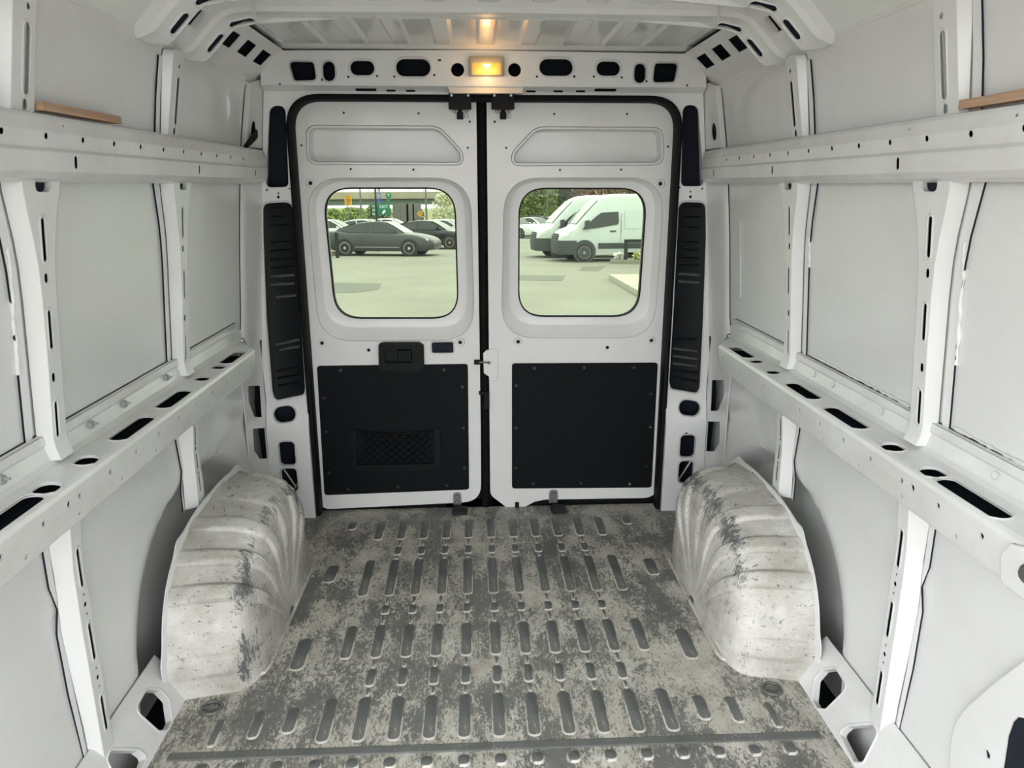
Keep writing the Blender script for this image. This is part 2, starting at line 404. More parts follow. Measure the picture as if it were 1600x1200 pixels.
        fl = [(.862,-.045,-.060),(.905,-.045,-.060),(.93,-.034,-.062),(1.10,-.034,-.062),(1.20,-.036,-.064),(1.27,-.041,-.070),(1.33,-.052,-.082),(1.38,-.066,-.098),(1.44,-.080,-.118)]
        post(wall, s, 'post', y0, out, H, xf, flange=fl, splay=.2, lips=[H[0], H[1], H[2]])
        MB().loft([[(s*(xf(z)+.014), y0+n-.002, z), (s*(xf(z)+.014), y0+f_+.002, z)] for z, n, f_ in tab[1:]], closed=False).build('post_hole_shade', ECOAT_SHADE, wall)  # dark sheet close behind the slots stands in for their shade
        foot = None if True else MB().loft([[(s*(.925+.001), y0-.014, .870), (s*.925, y0+.022, .870)], [(s*.914, y0-.012, .858), (s*.912, y0+.018, .858)], [(s*.905, y0-.006, .857), (s*.904, y0+.012, .857)]], closed=False).build('post_foot', WHITE, wall)
        e = -.060 if s < 0 else -.064
        bead(wall, s, [(y0+e-.002,1.32),(y0+e,1.24),(y0+e,1.05)] if y0 < 2 else [(y0+e,1.30),(y0+e,1.18)], int(y0*100)+int(s))
    if s > 0:
        bead(wall, s, [(1.46,.925),(1.30,.922),(1.12,.922)], 5, .005); bead(wall, s, [(2.14,.926),(1.80,.924),(1.62,.922)], 6, .005)
        bead(wall, s, [(2.80,1.30),(2.80,1.0)], 8, .003)
    # ---- lower posts between sill and belt rail
    for y0, zb in ((1.54,.10),(2.262,.43)):
        tab = [(zb,-.028,.020),(.20,-.028,.020),(.45,-.028,.020),(.60,-.024,.020),(.755,-.022,.022)] if zb < .2 else [(zb,-.030,.026),(.60,-.022,.024),(.755,-.018,.024)]
        sl = [(.598,.095),(.408,.095),(.213,.095)] if zb < .2 else [(.66,.06),(.575,.05),(.50,.055)]
        H = [rrect(y0, z, .012 if zb < .2 else .010, h, None, 4) for z, h in sl]
        H += [circ(y0, z, .006, 8) for z in ((.505,.311) if zb < .2 else (.620,.535))]+([circ(y0, z, .0035, 6) for z in (.530,.480,.336,.287)] if zb < .2 else [])
        xl = lambda z: .950-.012*max(0, (z-.62))/.13
        fl = [(zb,-.050,-.062),(.318,-.050,-.070),(.467,-.046,-.062),(.52,-.040,-.046),(.585,-.048,-.068),(.755,-.046,-.066)] if zb < .2 else [(zb,-.055,-.07),(.50,-.05,-.06),(.56,-.04,-.05),(.66,-.045,-.065),(.755,-.045,-.07)]
        MB().loft([[(s*(xl(z)+.012), y0+n-.002, z), (s*(xl(z)+.012), y0+f_+.002, z)] for z, n, f_ in tab], closed=False).build('post_hole_shade', ECOAT_SHADE, wall)  # added dark sheet, shade colour behind the lower post slots
        post(wall, s, 'lower_post', y0, lerp_out(tab, y0), H, xl, .004, .6, fl, H[:3] if zb < .2 else ())
    # ---- upper posts below the roof rail
    for y0 in (1.54, 2.262):
        H = [rrect(y0, 1.661, .018, .126, None, 4), rrect(y0-.002, 1.580, .014, .020, None, 4), circ(y0+.002, 1.752, .006, 8)]
        xu = lambda z: .9058-.19*(z-1.57)
        fl = [(1.566,-.058,-.085),(1.66,-.058,-.085),(1.77,-.058,-.083)]
        if y0 > 2: MB().loft([[(s*(xu(z)+.012), y0-.045, z), (s*(xu(z)+.012), y0+.03, z)] for z in (1.57,1.78)], closed=False).build('post_hole_shade', ECOAT_SHADE, wall)  # dark shade sheet added behind the rear upper post only
        post(wall, s, 'upper_post', y0, rpoly([(y0-.045,1.566),(y0-.045,1.792),(y0+.03,1.792),(y0+.03,1.566)], [.0,.02,.02,.0], 4), H, xu, .003, .5, fl, H[:1])
    # ---- cant rail with square openings
    pc = Prof([(.893,1.790),(.889,1.802),(.893,1.808),(.884,1.820),(.879,1.826),(.787,1.918),(.770,1.926)], s)
    def sq(pts):
        o = []
        for x, y in pts:
            q = atp(x, y, (1,0,1), 2.705); o.append((q.y, pc.v(4, X=q.x)))
        return o
    H = [sq(p) for p in ([(1185.6,33.7),(1203,24),(1221.6,46.9),(1204.7,56)], [(1136.5,62.8),(1151,54.4),(1168.4,75),(1153.7,82.5)], [(1110.6,77.8),(1125.6,68.4),(1142.5,87.2),(1127,96)], [(1086.8,91.5),(1101.3,83),(1116.8,101.3),(1102.8,108.2)])]
    H += [[(y-.05, pc.v(4, X=.846)), (y+.05, pc.v(4, X=.846)), (y+.05, pc.v(4, X=.803)), (y-.05, pc.v(4, X=.803))] for y in (1.80, 1.45)]
    vm = pc.c[-1]; mb = MB()
    sheet(mb, [(Y0,0),(3.07,0),(3.07,vm),(Y0,vm)], H, pc, pc.folds(Y0, 3.07), .004, .002)
    mb.build('roof_side_rail', WHITE, wall, 22)
    MB().loft([[(s*.90,y,1.80),(s*.93,y,1.87),(s*.86,y,1.97),(s*.74,y,1.99),(s*.74,y,1.95)] for y in (Y0, 3.2)], closed=False).add([(s*x, 3.068, z) for x, z in ((.90,1.80),(.93,1.87),(.86,1.97),(.74,1.99),(.74,1.94),(.79,1.925),(.885,1.825))], [tuple(range(7))]).build('roof_rail_cavity', ECOAT_SHADE, wall)  # dark shell and end cap put shade into the square openings
    # ---- sill with large openings
    ps = Prof([(.897,-.004),(.905,.012),(.962,.134),(.972,.146)], s)
    nrm = (ps.p[2]-ps.p[1]).normalized(); n3 = (-nrm.y, 0, nrm.x); cc = n3[0]*.905+n3[2]*.012
    def sil(pts):
        o = []
        for x, y in pts:
            q = atp(x, y, n3, cc); o.append((q.y, pc_v(q)))
        return o
    pc_v = lambda q: ps.v(1, Z=q.z)
    h1 = rpoly(sil([(1270,1094),(1273,1062),(1286,1047),(1305,1045),(1321,1070),(1318,1079),(1290,1107),(1277,1106)]), .012, 3)
    h2 = rpoly(sil([(1311,1146),(1324,1135),(1364,1132),(1370,1146),(1348,1190),(1334,1190)]), .012, 3)
    h3 = [(y-.42, v) for y, v in h1]; h4 = [(y-.42, v) for y, v in h2]
    H = [h1, h2, h3, h4]; vm = ps.c[-1]; mb = MB()
    sheet(mb, [(Y0,0),(1.88,0),(1.88,vm*.5),(1.86,vm),(Y0,vm)], H, ps, ps.folds(Y0, 1.84), .02, .004, [(h, (.007,.002)) for h in H])
    mb.build('sill', RAIL, wall, 22)
    MB().box((min(s*.90,s*.983), Y0, -.11), (max(s*.90,s*.983), 1.84, -.10)).build('sill_cavity', ECOAT_SHADE, wall)
    # ---- rear corner panels between side skin and rear pillar
    mb = MB(); rows = []
    for k in range(13):
        z = .80+(1.458-.80)*k/12; xe = interp(EDGE, z); xs = skinx(z); d = .05*max(0, 1-abs(z-.80)/.12)
        rows.append([(s*(xs-.004), 2.925-d, z), (s*(xs-.010), 2.932-d, z), (s*(xs-.016), 2.965, z), (s*(xe+(xs-.012-xe)*.45), 3.05, z), (s*xe, FY, z)])
    mb.loft(rows, closed=False).build('rear_corner_panel', WHITE, wall, 40)
    MB().loft([[r_[0], (s*(skinx(r_[0][2])+.001), r_[0][1]+.001, r_[0][2])] for r_ in rows], closed=False).build('seam_shade_strip', ECOAT_SHADE, wall)  # dark edge strip standing in for the shade line of the joint
    # upper corner panel with oval hole
    g = lambda u, v, w: Vector((s*(skinx(v)-.012+(interp(EDGE, v)+.002-(skinx(v)-.012))*u-w), 2.985+u*(FY+.004-2.985), v))
    mb = MB(); sheet(mb, [(0,1.572),(1,1.572),(1,1.83),(0,1.80)], [rrect(.42, 1.636, .30, .070, .0, 1), circ(.3, 1.70, .02, 6)][:0]+[[(.28+.26*math.cos(a)*.6+.12, 1.636+.034*math.sin(a)) for a in [k*math.pi/6 for k in range(12)]]], g, [], .002, .02)
    mb.build('upper_corner_panel', WHITE, wall)
    MB().loft([[g(.05, z, -.012), g(.75, z, -.012)] for z in (1.59,1.69)], closed=False).build('corner_hole_shade', ECOAT_SHADE, wall)  # dark backing paints the oval hole as shaded
    # lower corner panel with window-like openings
    n0 = Vector((.982,2.868)); f0 = Vector((.966,FY-.001))
    dv = (f0-n0); n3 = (dv.y, -dv.x, 0); cc = n3[0]*n0.x+n3[1]*n0.y
    def low(pts):
        o = []
        for x, y in pts:
            q = atp(x, y, n3, cc); o.append(((q.y-n0.y)/(f0.y-n0.y), q.z))
        return o
    g = lambda u, v, w: Vector((s*(n0.x+dv.x*u-w), n0.y+dv.y*u, v))
    hs = [rpoly(low(p), .006, 2) for p in ([(1112,594),(1131,594),(1131,618),(1122,641),(1110,642)], [(1106,658.5),(1125,659),(1124,693),(1118,700),(1116,705),(1103,705)], [(1101,731),(1119,731),(1114,764),(1098,764)])]
    hs = [[(min(.93, max(.06, u)), v) for u, v in h] for h in hs]
    mb = MB(); sheet(mb, [(0,0),(1,0),(1,.80),(0,.80)], hs, g, [], .002, .004, [])
    for h in []: mb.loft([[g(p[0], p[1], z) for p in q] for q, z in ((h, 0), (h, .004), ([(p[0]+(p[0]-.5)*.10, p[1]+(p[1]-sum(t[1] for t in h)/len(h))*.14) for p in h], .003), ([(p[0]+(p[0]-.5)*.12, p[1]+(p[1]-sum(t[1] for t in h)/len(h))*.16) for p in h], -.001))])
    mb.build('lower_corner_panel', WHITE, wall)
    return wall
    arc = lambda x, a, b: [(s*x, 2.30+a*(-1 if math.cos(t) > 0 else 1)*abs(math.cos(t))**(2/2.2), b*abs(math.sin(t))**(2/2.2)) for t in [math.pi*k/40 for k in range(41)]]
    MB().loft([arc(.948,.452,.470), arc(.960,.470,.490), arc(.972,.500,.522), arc(.980,.525,.550), arc(.9845,.535,.562)], closed=False).build('wheel_housing_lip', WHITE, wall, 60)
    return wall
WL = side(-1); WR = side(1)
# cover panel, bolt and access panel at the front end of the right wall
pr = Prof([(.885,.742),(.876,.752),(.866,.806),(.863,.838),(.868,.850),(.950,.861)], 1)
sheet(MB(), [(.60,0),(1.105,0),(1.128,pr.c[1]),(1.128,pr.c[2]),(1.105,pr.c[3]),(1.07,pr.c[4]),(.98,pr.c[5]),(.60,pr.c[5])], [], pr, pr.folds(.6,1.13), .004, .006).build('rail_end_cover', WHITE, WR, 22)
MB().disc((.867,1.06,.805), (-1,0,.1), .020, .006, 14, .016).disc((.861,1.06,.805), (-1,0,.1), .010, .006, 6, .010).build('bolt', STEEL, WR)
g = lambda u, v, w: Vector((.970-w+.0*u, u, v))
o = [(q.y, q.z) for q in (at(x, y, X=.970) for x, y in ((1482,1215),(1485,1160),(1492,1130),(1510,1105),(1560,1062),(1610,1025),(1700,980),(1700,1215)))]
h = [(q.y, q.z) for q in (at(x, y, X=.970) for x, y in ((1562,1230),(1574,1150),(1582,1128),(1590,1120),(1600,1122),(1640,1150),(1640,1230)))]
h2 = [(q.y, q.z) for q in (at(x, y, X=.970) for x, y in ((1539,1172),(1543,1172),(1547,1180),(1546,1186),(1541,1183)))]
hin = [(y, max(z, .02)) for y, z in h]; o = [(y, max(z, -.02)) for y, z in o]
sheet(MB(), rpoly(o, .01, 2), [rpoly(hin, .006, 2), h2], g, [], .003, .012).build('access_panel', WHITE, WR)
MB().box((.9745, 1.0, .22), (.978, 1.17, .50)).box((.9745, 1.16, .26), (.978, 1.225, .42)).build('access_hole_shade', ECOAT_SHADE, WR)  # dark plates behind the cut-outs stand in for shade
# black strap hanging from the oval hole on the left, tie-down loops at the rail ends
MB().tube([at(399,205,X=-.893), at(398,213,X=-.886), at(391,221,X=-.886), at(384,229,X=-.889)], [.009,.012,.011,.008], 8).build('strap', RUBBER, WL)
for s, W_ in ((-1, WL), (1, WR)):
    c_ = Vector((s*.955, 2.865, .815)); MB().tube([c_+Vector((0, .012*math.cos(t), .022*math.sin(t))) for t in [k*math.pi/8 for k in range(16)]], .004, 6, True).disc(c_+Vector((s*.012,0,.03)), (-s,0,0), .012, .010, 10, .009).build('tie_down_loop', STEEL, W_)
# wood strips lying on the upper rails
for s, a, b, zz, lab in ((-1,1.575,1.905,1.5725,'rough wooden batten lying on the left upper rail'), (1,.95,1.475,1.5725,'wooden batten on the right upper rail at the edge of the picture')):
    rnd = random.Random(int(a*100)); mb = MB(); lo = []
    for k in range(7):
        y = a+(b-a)*k/6; z = zz; t = .018+rnd.uniform(-.0006,.0006)
        lo.append([(s*.890,y,z),(s*.914,y,z),(s*.914,y,z+t),(s*.890,y,z+t*.95)])
    o = mb.loft(lo, True, True, True).build('wooden_batten', WOOD, None, 30, origin=(s*.902,(a+b)/2,zz)); tago(o, lab, 'wood strip')
# ================================================================== FLOOR
mb = MB(); xs = [-.90+.1*k for k in range(19)]; ysf = [Y0,1.0,1.5,1.61,2.0,2.5,3.02,3.05,3.16]
mb.loft([[(x,y,0 if y < 3.03 else -.006 if y < 3.1 else -.012) for x in xs] for y in ysf], closed=False)
mb.loft([[(-.90,y,-.004),(-.90,y,-.11),(.90,y,-.11),(.90,y,-.004)] for y in (Y0,3.2)], closed=False)
floor = mb.build('floor', FLOOR, None, 30); tago(floor, kind='structure')
_ribs = {}
def rib(x, ya, yb, w, h=.0038, name='floor_rib', mat=None):
    key = (round(yb-ya, 3), w, h)
    if key not in _ribs:
        L = yb-ya; p = rrect(0, 0, w, L, w*.42, 3); mb = MB()
        lo = [offset(p, .003), p, offset(p, -.002)]; 
        mb.loft([[(a, b, z) for a, b in l] for l, z in zip(lo, (-.001, h*.75, h))], True, False, True)
        o = mb.build(name, mat or RIB, floor, 50, local=True); _ribs[key] = o; o.data.materials.append(PADEDGE)
        for p_ in o.data.polygons: p_.material_index = 0 if p_.normal.z > .95 else 1
    else:
        o = _ribs[key].copy(); COL.objects.link(o); o.parent = floor
    o.location = (x, (ya+yb)/2, 0); return o
longs = [(1.661,1.835),(2.02,2.197),(2.382,2.646),(2.821,2.996)]; shorts = [(1.885,1.964),(2.265,2.318),(2.687,2.754)]
links = [(1.843,1.877),(1.972,2.012),(2.205,2.257),(2.326,2.374),(2.654,2.679),(2.762,2.813)]
for k in range(11):
    x = -.475+.095*k
    for a, b in longs: rib(x, a, b, .036)
    if k in (0, 10): continue
    for a, b in shorts: rib(x, a, b, .028)
    for a, b in links: rib(x, a, b, .009, .0035, 'floor_link')
for s in (-1, 1):
    for a, b in ((1.97,2.13),(2.485,2.61)): rib(s*.615, a, b, .045)
    rib(s*.60, 2.92, 2.995, .036); rib(s*.765, 1.66, 1.76, .022, .004); rib(s*.575, 1.70, 1.80, .036); rib(s*.665, 1.685, 1.79, .030)
for k in range(17): rib(-.76+.095*k, 1.562, 1.598, .034, .006, 'floor_dimple')
for k in range(17): rib(-.76+.095*k, 1.30, 1.50, .036)
MB().loft([[(x,1.612,-.001),(x,1.617,.003),(x,1.640,.003),(x,1.646,-.001)] for x in (-.86,-.4,0,.4,.86)], False).build('floor_crossbar', RIB, floor)
for x, y in ((331,1108),(1206,1078)):
    q = at(x, y, Z=0); m = MB()
    m.tube([(q.x+.027*math.cos(t), q.y+.027*math.sin(t), .004) for t in [k*math.pi/10 for k in range(20)]], .005, 6, True)
    m.disc((q.x, q.y, -.002), (0,0,1), .018, .005, 14, .014); m.box((q.x-.022, q.y-.006, .002), (q.x+.022, q.y+.004, .009)); m.build('tie_down_eye', RIB, floor)
# ================================================================== WHEEL ARCHES
def wheel_arch(s):
    lab = 'scraped white wheel arch box on the left side of the van floor' if s < 0 else 'scraped white wheel arch box on the right side of the van floor'
    root = thing('wheel_arch', lab, 'wheel arch', (s*.82,2.30,0)); NE = 2/2.8
    N = 300; prof = [(.936,2.33,.49,.435),(.90,2.325,.475,.434),(.86,2.315,.455,.433),(.82,2.305,.437,.432),(.785,2.295,.42,.430),(.765,2.288,.408,.427),(.748,2.284,.396,.421),(.735,2.28,.382,.412),(.725,2.28,.366,.398),(.717,2.28,.347,.380),(.711,2.28,.325,.357),(.706,2.28,.303,.330),(.702,2.28,.25,.27),(.699,2.28,.18,.19),(.698,2.28,.10,.10),(.698,2.28,.03,.03)]
    bands = [(.13,.040,.010),(.64,.050,.014),(.95,.050,.014),(1.28,.055,.014),(1.62,.055,.014),(2.0,.06,.014),(2.4,.06,.014)]
    def bump(t):
        v = 0
        for c, w_, h in bands: v += h*math.exp(-((t-c)/(w_*1.35))**10)
        return v
    rnd = random.Random(3+s); dents = [(rnd.uniform(.1,2.2), rnd.uniform(.74,.92), rnd.uniform(.002,.005)) for _ in range(7)]
    rows = []
    for j, (x, yc, a, b) in enumerate(prof):
        row = []
        for k in range(N+1):
            t = math.pi*k/N; e = NE if j < 8 else 2/2.5
            fade = 1 if .715 < x < .90 else (.5 if x > .90 else .0)
            d = bump(t)*(fade if x >= .715 else 0)
            for (dt, dx, dh) in dents: d -= dh*math.exp(-((t-dt)/.16)**2-((x-dx)/.05)**2)*(1 if x > .71 else 0)
            y = (a+d)*abs(math.cos(t))**e*(-1 if math.cos(t) > 0 else 1); z = (b+d)*abs(math.sin(t))**e
            xx = x - bump(t)*{8:.3,9:.7,10:1,11:1,12:.8,13:.15}.get(j, 0)*(1 if t > .3 else .4)
            row.append((s*xx, yc+y, z-.002))
        rows.append(row)
    MB().loft(rows, closed=False).build('arch_shell', ARCHES[s], root, 50)
    # welded flange with small tabs against the side wall
    fl0, fl1, fl2 = [], [], []
    for k in range(N+1):
        t = math.pi*k/N; e = NE; g = .012+.014*max(0, math.sin(t*7+.5))**6
        sg = (-1 if math.cos(t) > 0 else 1)
        P = lambda aa, bb, xx: (s*xx, 2.33+aa*sg*abs(math.cos(t))**e, bb*abs(math.sin(t))**e)
        fl0.append(P(.488,.433,.933)); fl1.append(P(.490+g,.435+g,.937)); fl2.append(P(.490+g,.435+g,.941))
    MB().loft([fl0, fl1, fl2], closed=False).build('flange', WHITE, root, 40)
    q = MB().loft([[(s*.905,1.862,-.001),(s*.905,1.845,-.001)],[(s*.905,1.872,.010),(s*.905,1.858,.003)]], closed=False)
    lip = MB(); path = [(s*(.93-.225*k/14), 1.857+.105*(k/14)**1.5, .004) for k in range(15)]+[(s*.697, 1.99+.05*k, .004) for k in range(13)]
    lip.tube(path, .007, 6).build('floor_seam', ARCHES[s], root)
    return root
wheel_arch(-1); wheel_arch(1)
# ================================================================== CEILING
mb = MB(); prof = []; P_ = .155; cen = .012
k0 = -5
for k in range(-5, 6):
    c = cen+k*P_
    for dx, z in ((-.052,0),(-.040,-.010),(.010,-.010),(.022,0)):
        if abs(c+dx) < .775: prof.append((c+dx, z))
prof = [(-.79,0)]+prof+[(.79,0)]
rows = [[(x, y, 1.944+(z if y < 3.0 else 0)) for x, z in prof] for y in (Y0, 1.6, 2.4, 2.96, 3.02)]+[[(x, 3.05, 1.934) for x, z in prof], [(x, 3.10, 1.932) for x, z in prof]]
ceiling = mb.loft(rows, closed=False).build('ceiling', WHITE, None, 18); tago(ceiling, kind='structure')
def bow(y0):
    half = [(.890,1.786),(.872,1.793),(.852,1.801),(.836,1.813),(.800,1.850),(.772,1.878),(.752,1.893),(.725,1.902),(.690,1.906),(.40,1.909),(0,1.910)]
    pts = half+[(-x, z) for x, z in half[-2::-1]]; V = [Vector(p) for p in pts]; c = [0]
    for a, b in zip(V, V[1:]): c.append(c[-1]+(b-a).length)
    T = c[-1]
    def pos(u):
        i = 0
        while i < len(V)-2 and u > c[i+1]: i += 1
        d = (V[i+1]-V[i]).normalized(); p = V[i]+d*(u-c[i]); return p, d
    hv = lambda v: interp([(0,-.012),(.012,0),(.044,.001),(.052,.003),(.10,.020)], v)
    def f(u, v, w):
        p, d = pos(u); n = Vector((d.y, -d.x))
        if n.y > 0: n = -n
        e_ = min(u, T-u); k_ = max(.12, min(1, (.30-e_)/.05)) if v > .05 else 1
        q = p+n*(hv(v)*k_+w); return Vector((q.x, y0+v, q.y))
    H = []; L = []
    for e in (0, 1):
        U = lambda q: q if e == 0 else T-q
        h1 = [(U(u), v) for u, v in rrect(.098, .071, .066, .024, None, 5)]; h2 = [(U(u), v) for u, v in rrect(.205, .071, .080, .024, None, 5)]
        H += [h1, h2]; L += [(h1, (.006,.003)), (h2, (.006,.003))]
    for u in [T/2+q for q in (-.62,-.58,-.47,-.43,-.34,-.3,-.19,-.15,.15,.19,.3,.34,.43,.47,.58,.62)]: H.append(rrect(u, .078, .018, .008, .003, 2))
    folds = [((u, -.01), (u, .13)) for u in c[1:-1]]+[((-.01, v), (T+.01, v)) for v in (.012,.044,.052)]
    mb = MB(); sheet(mb, [(0,0),(T,0),(T,.050),(T-.04,.092),(.04,.092),(0,.050)], H, f, folds, .002, lambda u, v: .034, L)
    MB().loft([[f(u, v, -.010) for v in (.045,.09)] for u in [.05+.04*k for k in range(7)]], closed=False).loft([[f(u, v, -.010) for v in (.045,.09)] for u in [T-.05-.04*k for k in range(7)]], closed=False).build('bow_slot_shade', ECOAT_SHADE, ceiling)  # dark strips behind the bow slots, shade put in as colour
    return mb.build('roof_bow', WHITE, ceiling, 28)
bow(2.04); bow(2.31); bow(1.2)
for x in (-.66, .66): MB().box((min(x, x*1.008), 2.305, 1.886), (max(x, x*1.008), 2.3095, 1.935)).build('bow_joint', WHITE, ceiling)
# ================================================================== REAR FRAME
right = [(interp(EDGE, z), z) for z in (-.03,.1,.345,.6,.71,1.0,1.405,1.6,1.86)]
arcp = rpoly([(.783,-.03),(.783,1.772),(-.783,1.772),(-.783,-.03)], [0,.13,.13,0], 12)
outl = right+[(.80,1.908),(.785,1.925),(0,1.932),(-.785,1.925),(-.80,1.908)]+[(-x, z) for x, z in right[::-1]]+arcp[::-1]
def Yr(x, z):
    y = interp([(.40,3.065),(.52,FY),(1.786,FY),(1.802,HY)], z)
    return y
fr = lambda u, v, w: Vector((u, Yr(u, v)-w, v))
hd = lambda pts, Y=HY: pxz(pts, Y)
def ovpx(cx, cy, w_, h_, Y, r=None, rot=0, n=5):
    c = at(cx, cy, Y=Y); k = (at(cx+10, cy, Y=Y)-c).x/10; kz = (c-at(cx, cy+10, Y=Y)).z/10
    return rrect(c.x, c.z, w_*k, h_*kz, None if r is None else r*k, n, rot)
def dot(x, y, r, Y): c = at(x, y, Y=Y); return circ(c.x, c.z, r, 8)
trap1 = rpoly(hd([(451,96),(490,97),(494,125),(459.5,126)]), .016, 4); trap2 = rpoly(hd([(1023.7,98.7),(1060,98.7),(1053.7,127.5),(1020,128.7)]), .016, 4)
ov = [ovpx(513.8,111.3,18.75,30.8,HY), ovpx(566,106.2,37.5,22.5,HY), ovpx(645.5,105.7,53.4,27,HY), ovpx(869,105.3,52,26,HY), ovpx(950.6,107.1,36.5,22,HY), ovpx(1000,114.5,17.5,30,HY)]
rnds = [ovpx(715,109,20.5,21.5,HY,n=6), ovpx(804,109.2,20,21.5,HY,n=6)]
H = [trap1, trap2]+ov+rnds
H += [dot(x, y, .0045, HY) for x, y in ((544,120),(589,118.5),(616,119.5),(678.5,117),(839,119.5),(897.5,119.5),(928,119.5),(971.5,121),(503,124.5),(1010.5,127),(437,131.5),(1074,133))]
H.append(ovpx(686.7,93.8,5.5,3,HY))
H += [ovpx(x, y, w_, h_, FY-.02) for x, y, w_, h_ in ((571,139.6,33,3.6),(610,140.8,15,2.8),(641,141.2,15,2.8),(946,140.5,34,3.8),(908,142,15,2.8),(873,142,15,2.8),(830,142,15,2.8))]
up1 = rpoly(pxz([(421,165),(446,165),(451,292),(415,293)], FY), [.035,.035,.022,.022], 5); up2 = rpoly(pxz([(1067,164),(1091,164),(1099.5,291),(1064,291)], FY), [.035,.035,.022,.022], 5)
vent1 = rpoly(pxz([(411.5,318),(456,316),(461,371),(476.5,605),(475,616),(430,625.5),(426,611),(417,498),(412,371)], FY), [.03,.03,.2,.03,.02,.03,.02,.2,.2], 4)
vent2 = rpoly(pxz([(1061,316),(1102,317),(1102.5,371),(1098,500),(1093,604),(1089,614),(1048,607),(1046,595),(1053,480)], FY), [.03,.03,.2,.2,.02,.03,.02,.03,.2], 4)
H += [up1, up2, vent1, vent2]
lowr = [ovpx(446,646,34,23,FY,None,.12), ovpx(449,708.5,24,36,FY-.033,6.5), ovpx(452.5,750,24,36,FY-.033,6.5), ovpx(1076,636.5,32.5,22,FY,None,-.14), ovpx(1074,697,22.5,34,FY-.033,6.5), ovpx(1071.5,737.5,22,34,FY-.033,6.5)]
H += lowr
H += [dot(x, y, .004, FY) for x, y in ((417,297),(452,295),(435,302),(1062.5,293),(1097.5,295),(1079,299.5))]
H += [ovpx(434.7,308,4,4,FY,1), ovpx(1079,307.5,4,4,FY,1), ovpx(456.5,771,6,2.5,FY-.033,1), ovpx(1072.5,677,5,2.5,FY-.033,1)]
folds = [((-1, z), (1, z)) for z in (.40,.52,1.786,1.802)]
mb = MB(); sheet(mb, outl, H, fr, folds, .012, .10, [(h, (.009,.004)) for h in ov[1:5]]+[(vent1, (.008,.003)), (vent2, (.008,.003))]+[(h, (.006,.002)) for h in lowr+[trap1, trap2, ov[0], ov[5]]])
wr = mb.build('wall_rear', WHITE, None, 24); tago(wr, kind='structure')
# outer body shell closing the rear and the roof
MB().add([(-.95,Y0,2.0),(.95,Y0,2.0),(.95,3.21,2.0),(-.95,3.21,2.0)],[(0,1,2,3)]).build('outer_roof', WHITE, ceiling)
mb = MB(); sheet(mb, [(-1.08,-.13),(-1.08,2.0),(1.08,2.0),(1.08,-.13),(.784,-.13),(.784,1.774),(-.784,1.774),(-.784,-.13)], [], lambda u, v, w: Vector((u, 3.205-w, v)), [], 0, 0); mb.build('outer_panel', WHITE, wr)
# back of the hollow frame, dark primer; added dark plates put shade behind the openings
mb = MB(); sheet(mb, outl, [], lambda u, v, w: Vector((u*1.01, 3.19-w, v)), [], .0, .0)
mb.box((-.9,3.12,1.785),(.9,3.13,1.80))
for s in (-1, 1): mb.box((min(s*.96,s*1.06),3.192,-.11),(max(s*.96,s*1.06),3.196,.86)); mb.loft([[(s*(x+.003), y, z) for x, z in right] for y in (FY+.006, 3.2)], closed=False)
mb.build('frame_cavity', ECOAT_SHADE, wr)
# inner bracing glimpsed through the openings
for s in (-1, 1):
    MB().tube([(s*.60,3.13,1.80),(s*.52,3.12,1.83),(s*.33,3.12,1.85)], .006, 6).build('wire', RUBBER, wr)
    MB().box((min(s*.83,s*.90),3.13,1.80),(max(s*.83,s*.90),3.14,1.93)).build('inner_brace', WHITE, wr)
    MB().tube([(s*.93,3.15,.02),(s*.83,3.15,.20)], .004, 6).tube([(s*.83,3.15,.02),(s*.93,3.15,.20)], .004, 6).build('inner_brace', WHITE, wr)
# header bulge that carries the lamp
a = pxz([(688,76),(824,78),(822,122),(812,130),(818,146),(700,146),(706,130),(692,122)], HY-.008)
b = lambda pts, Y: [(x, Y, z) for x, z in pts]
bul = pxz([(698,146),(820,146),(822,131),(696,131)], FY-.03)
q1 = [at(694,126,Y=HY-.001), at(822,127,Y=HY-.001)]; q2 = [at(697,130,Y=HY+.02), at(820,131,Y=HY+.02)]; q3 = [at(704,146,Y=HY-.012), at(816,146,Y=HY-.012)]; q4 = [at(704,147.5,Y=FY), at(816,147.5,Y=FY)]
MB().loft([q1, q2, q3, q4], closed=False).build('header_bulge', WHITE, wr)
# black door seal round the opening
path = rpoly([(.777,-.012),(.777,1.764),(-.777,1.764),(-.777,-.012)], [0,.125,.125,0], 14)
mb = MB(); lo = []
for i, (x, z) in enumerate(path):
    a_ = Vector(path[max(i-1,0)]); b_ = Vector(path[min(i+1,len(path)-1)]); t = (b_-a_).normalized(); n = Vector((-t.y, t.x))
    lo.append([(x+n.x*o_, y, z+n.y*o_) for o_, y in ((-.012,3.10),(-.010,3.088),(.0,3.083),(.010,3.088),(.013,3.10),(.012,3.15),(-.010,3.15))])
mb.loft(lo, True, True, True).build('door_seal', RUBBER, wr, 40)
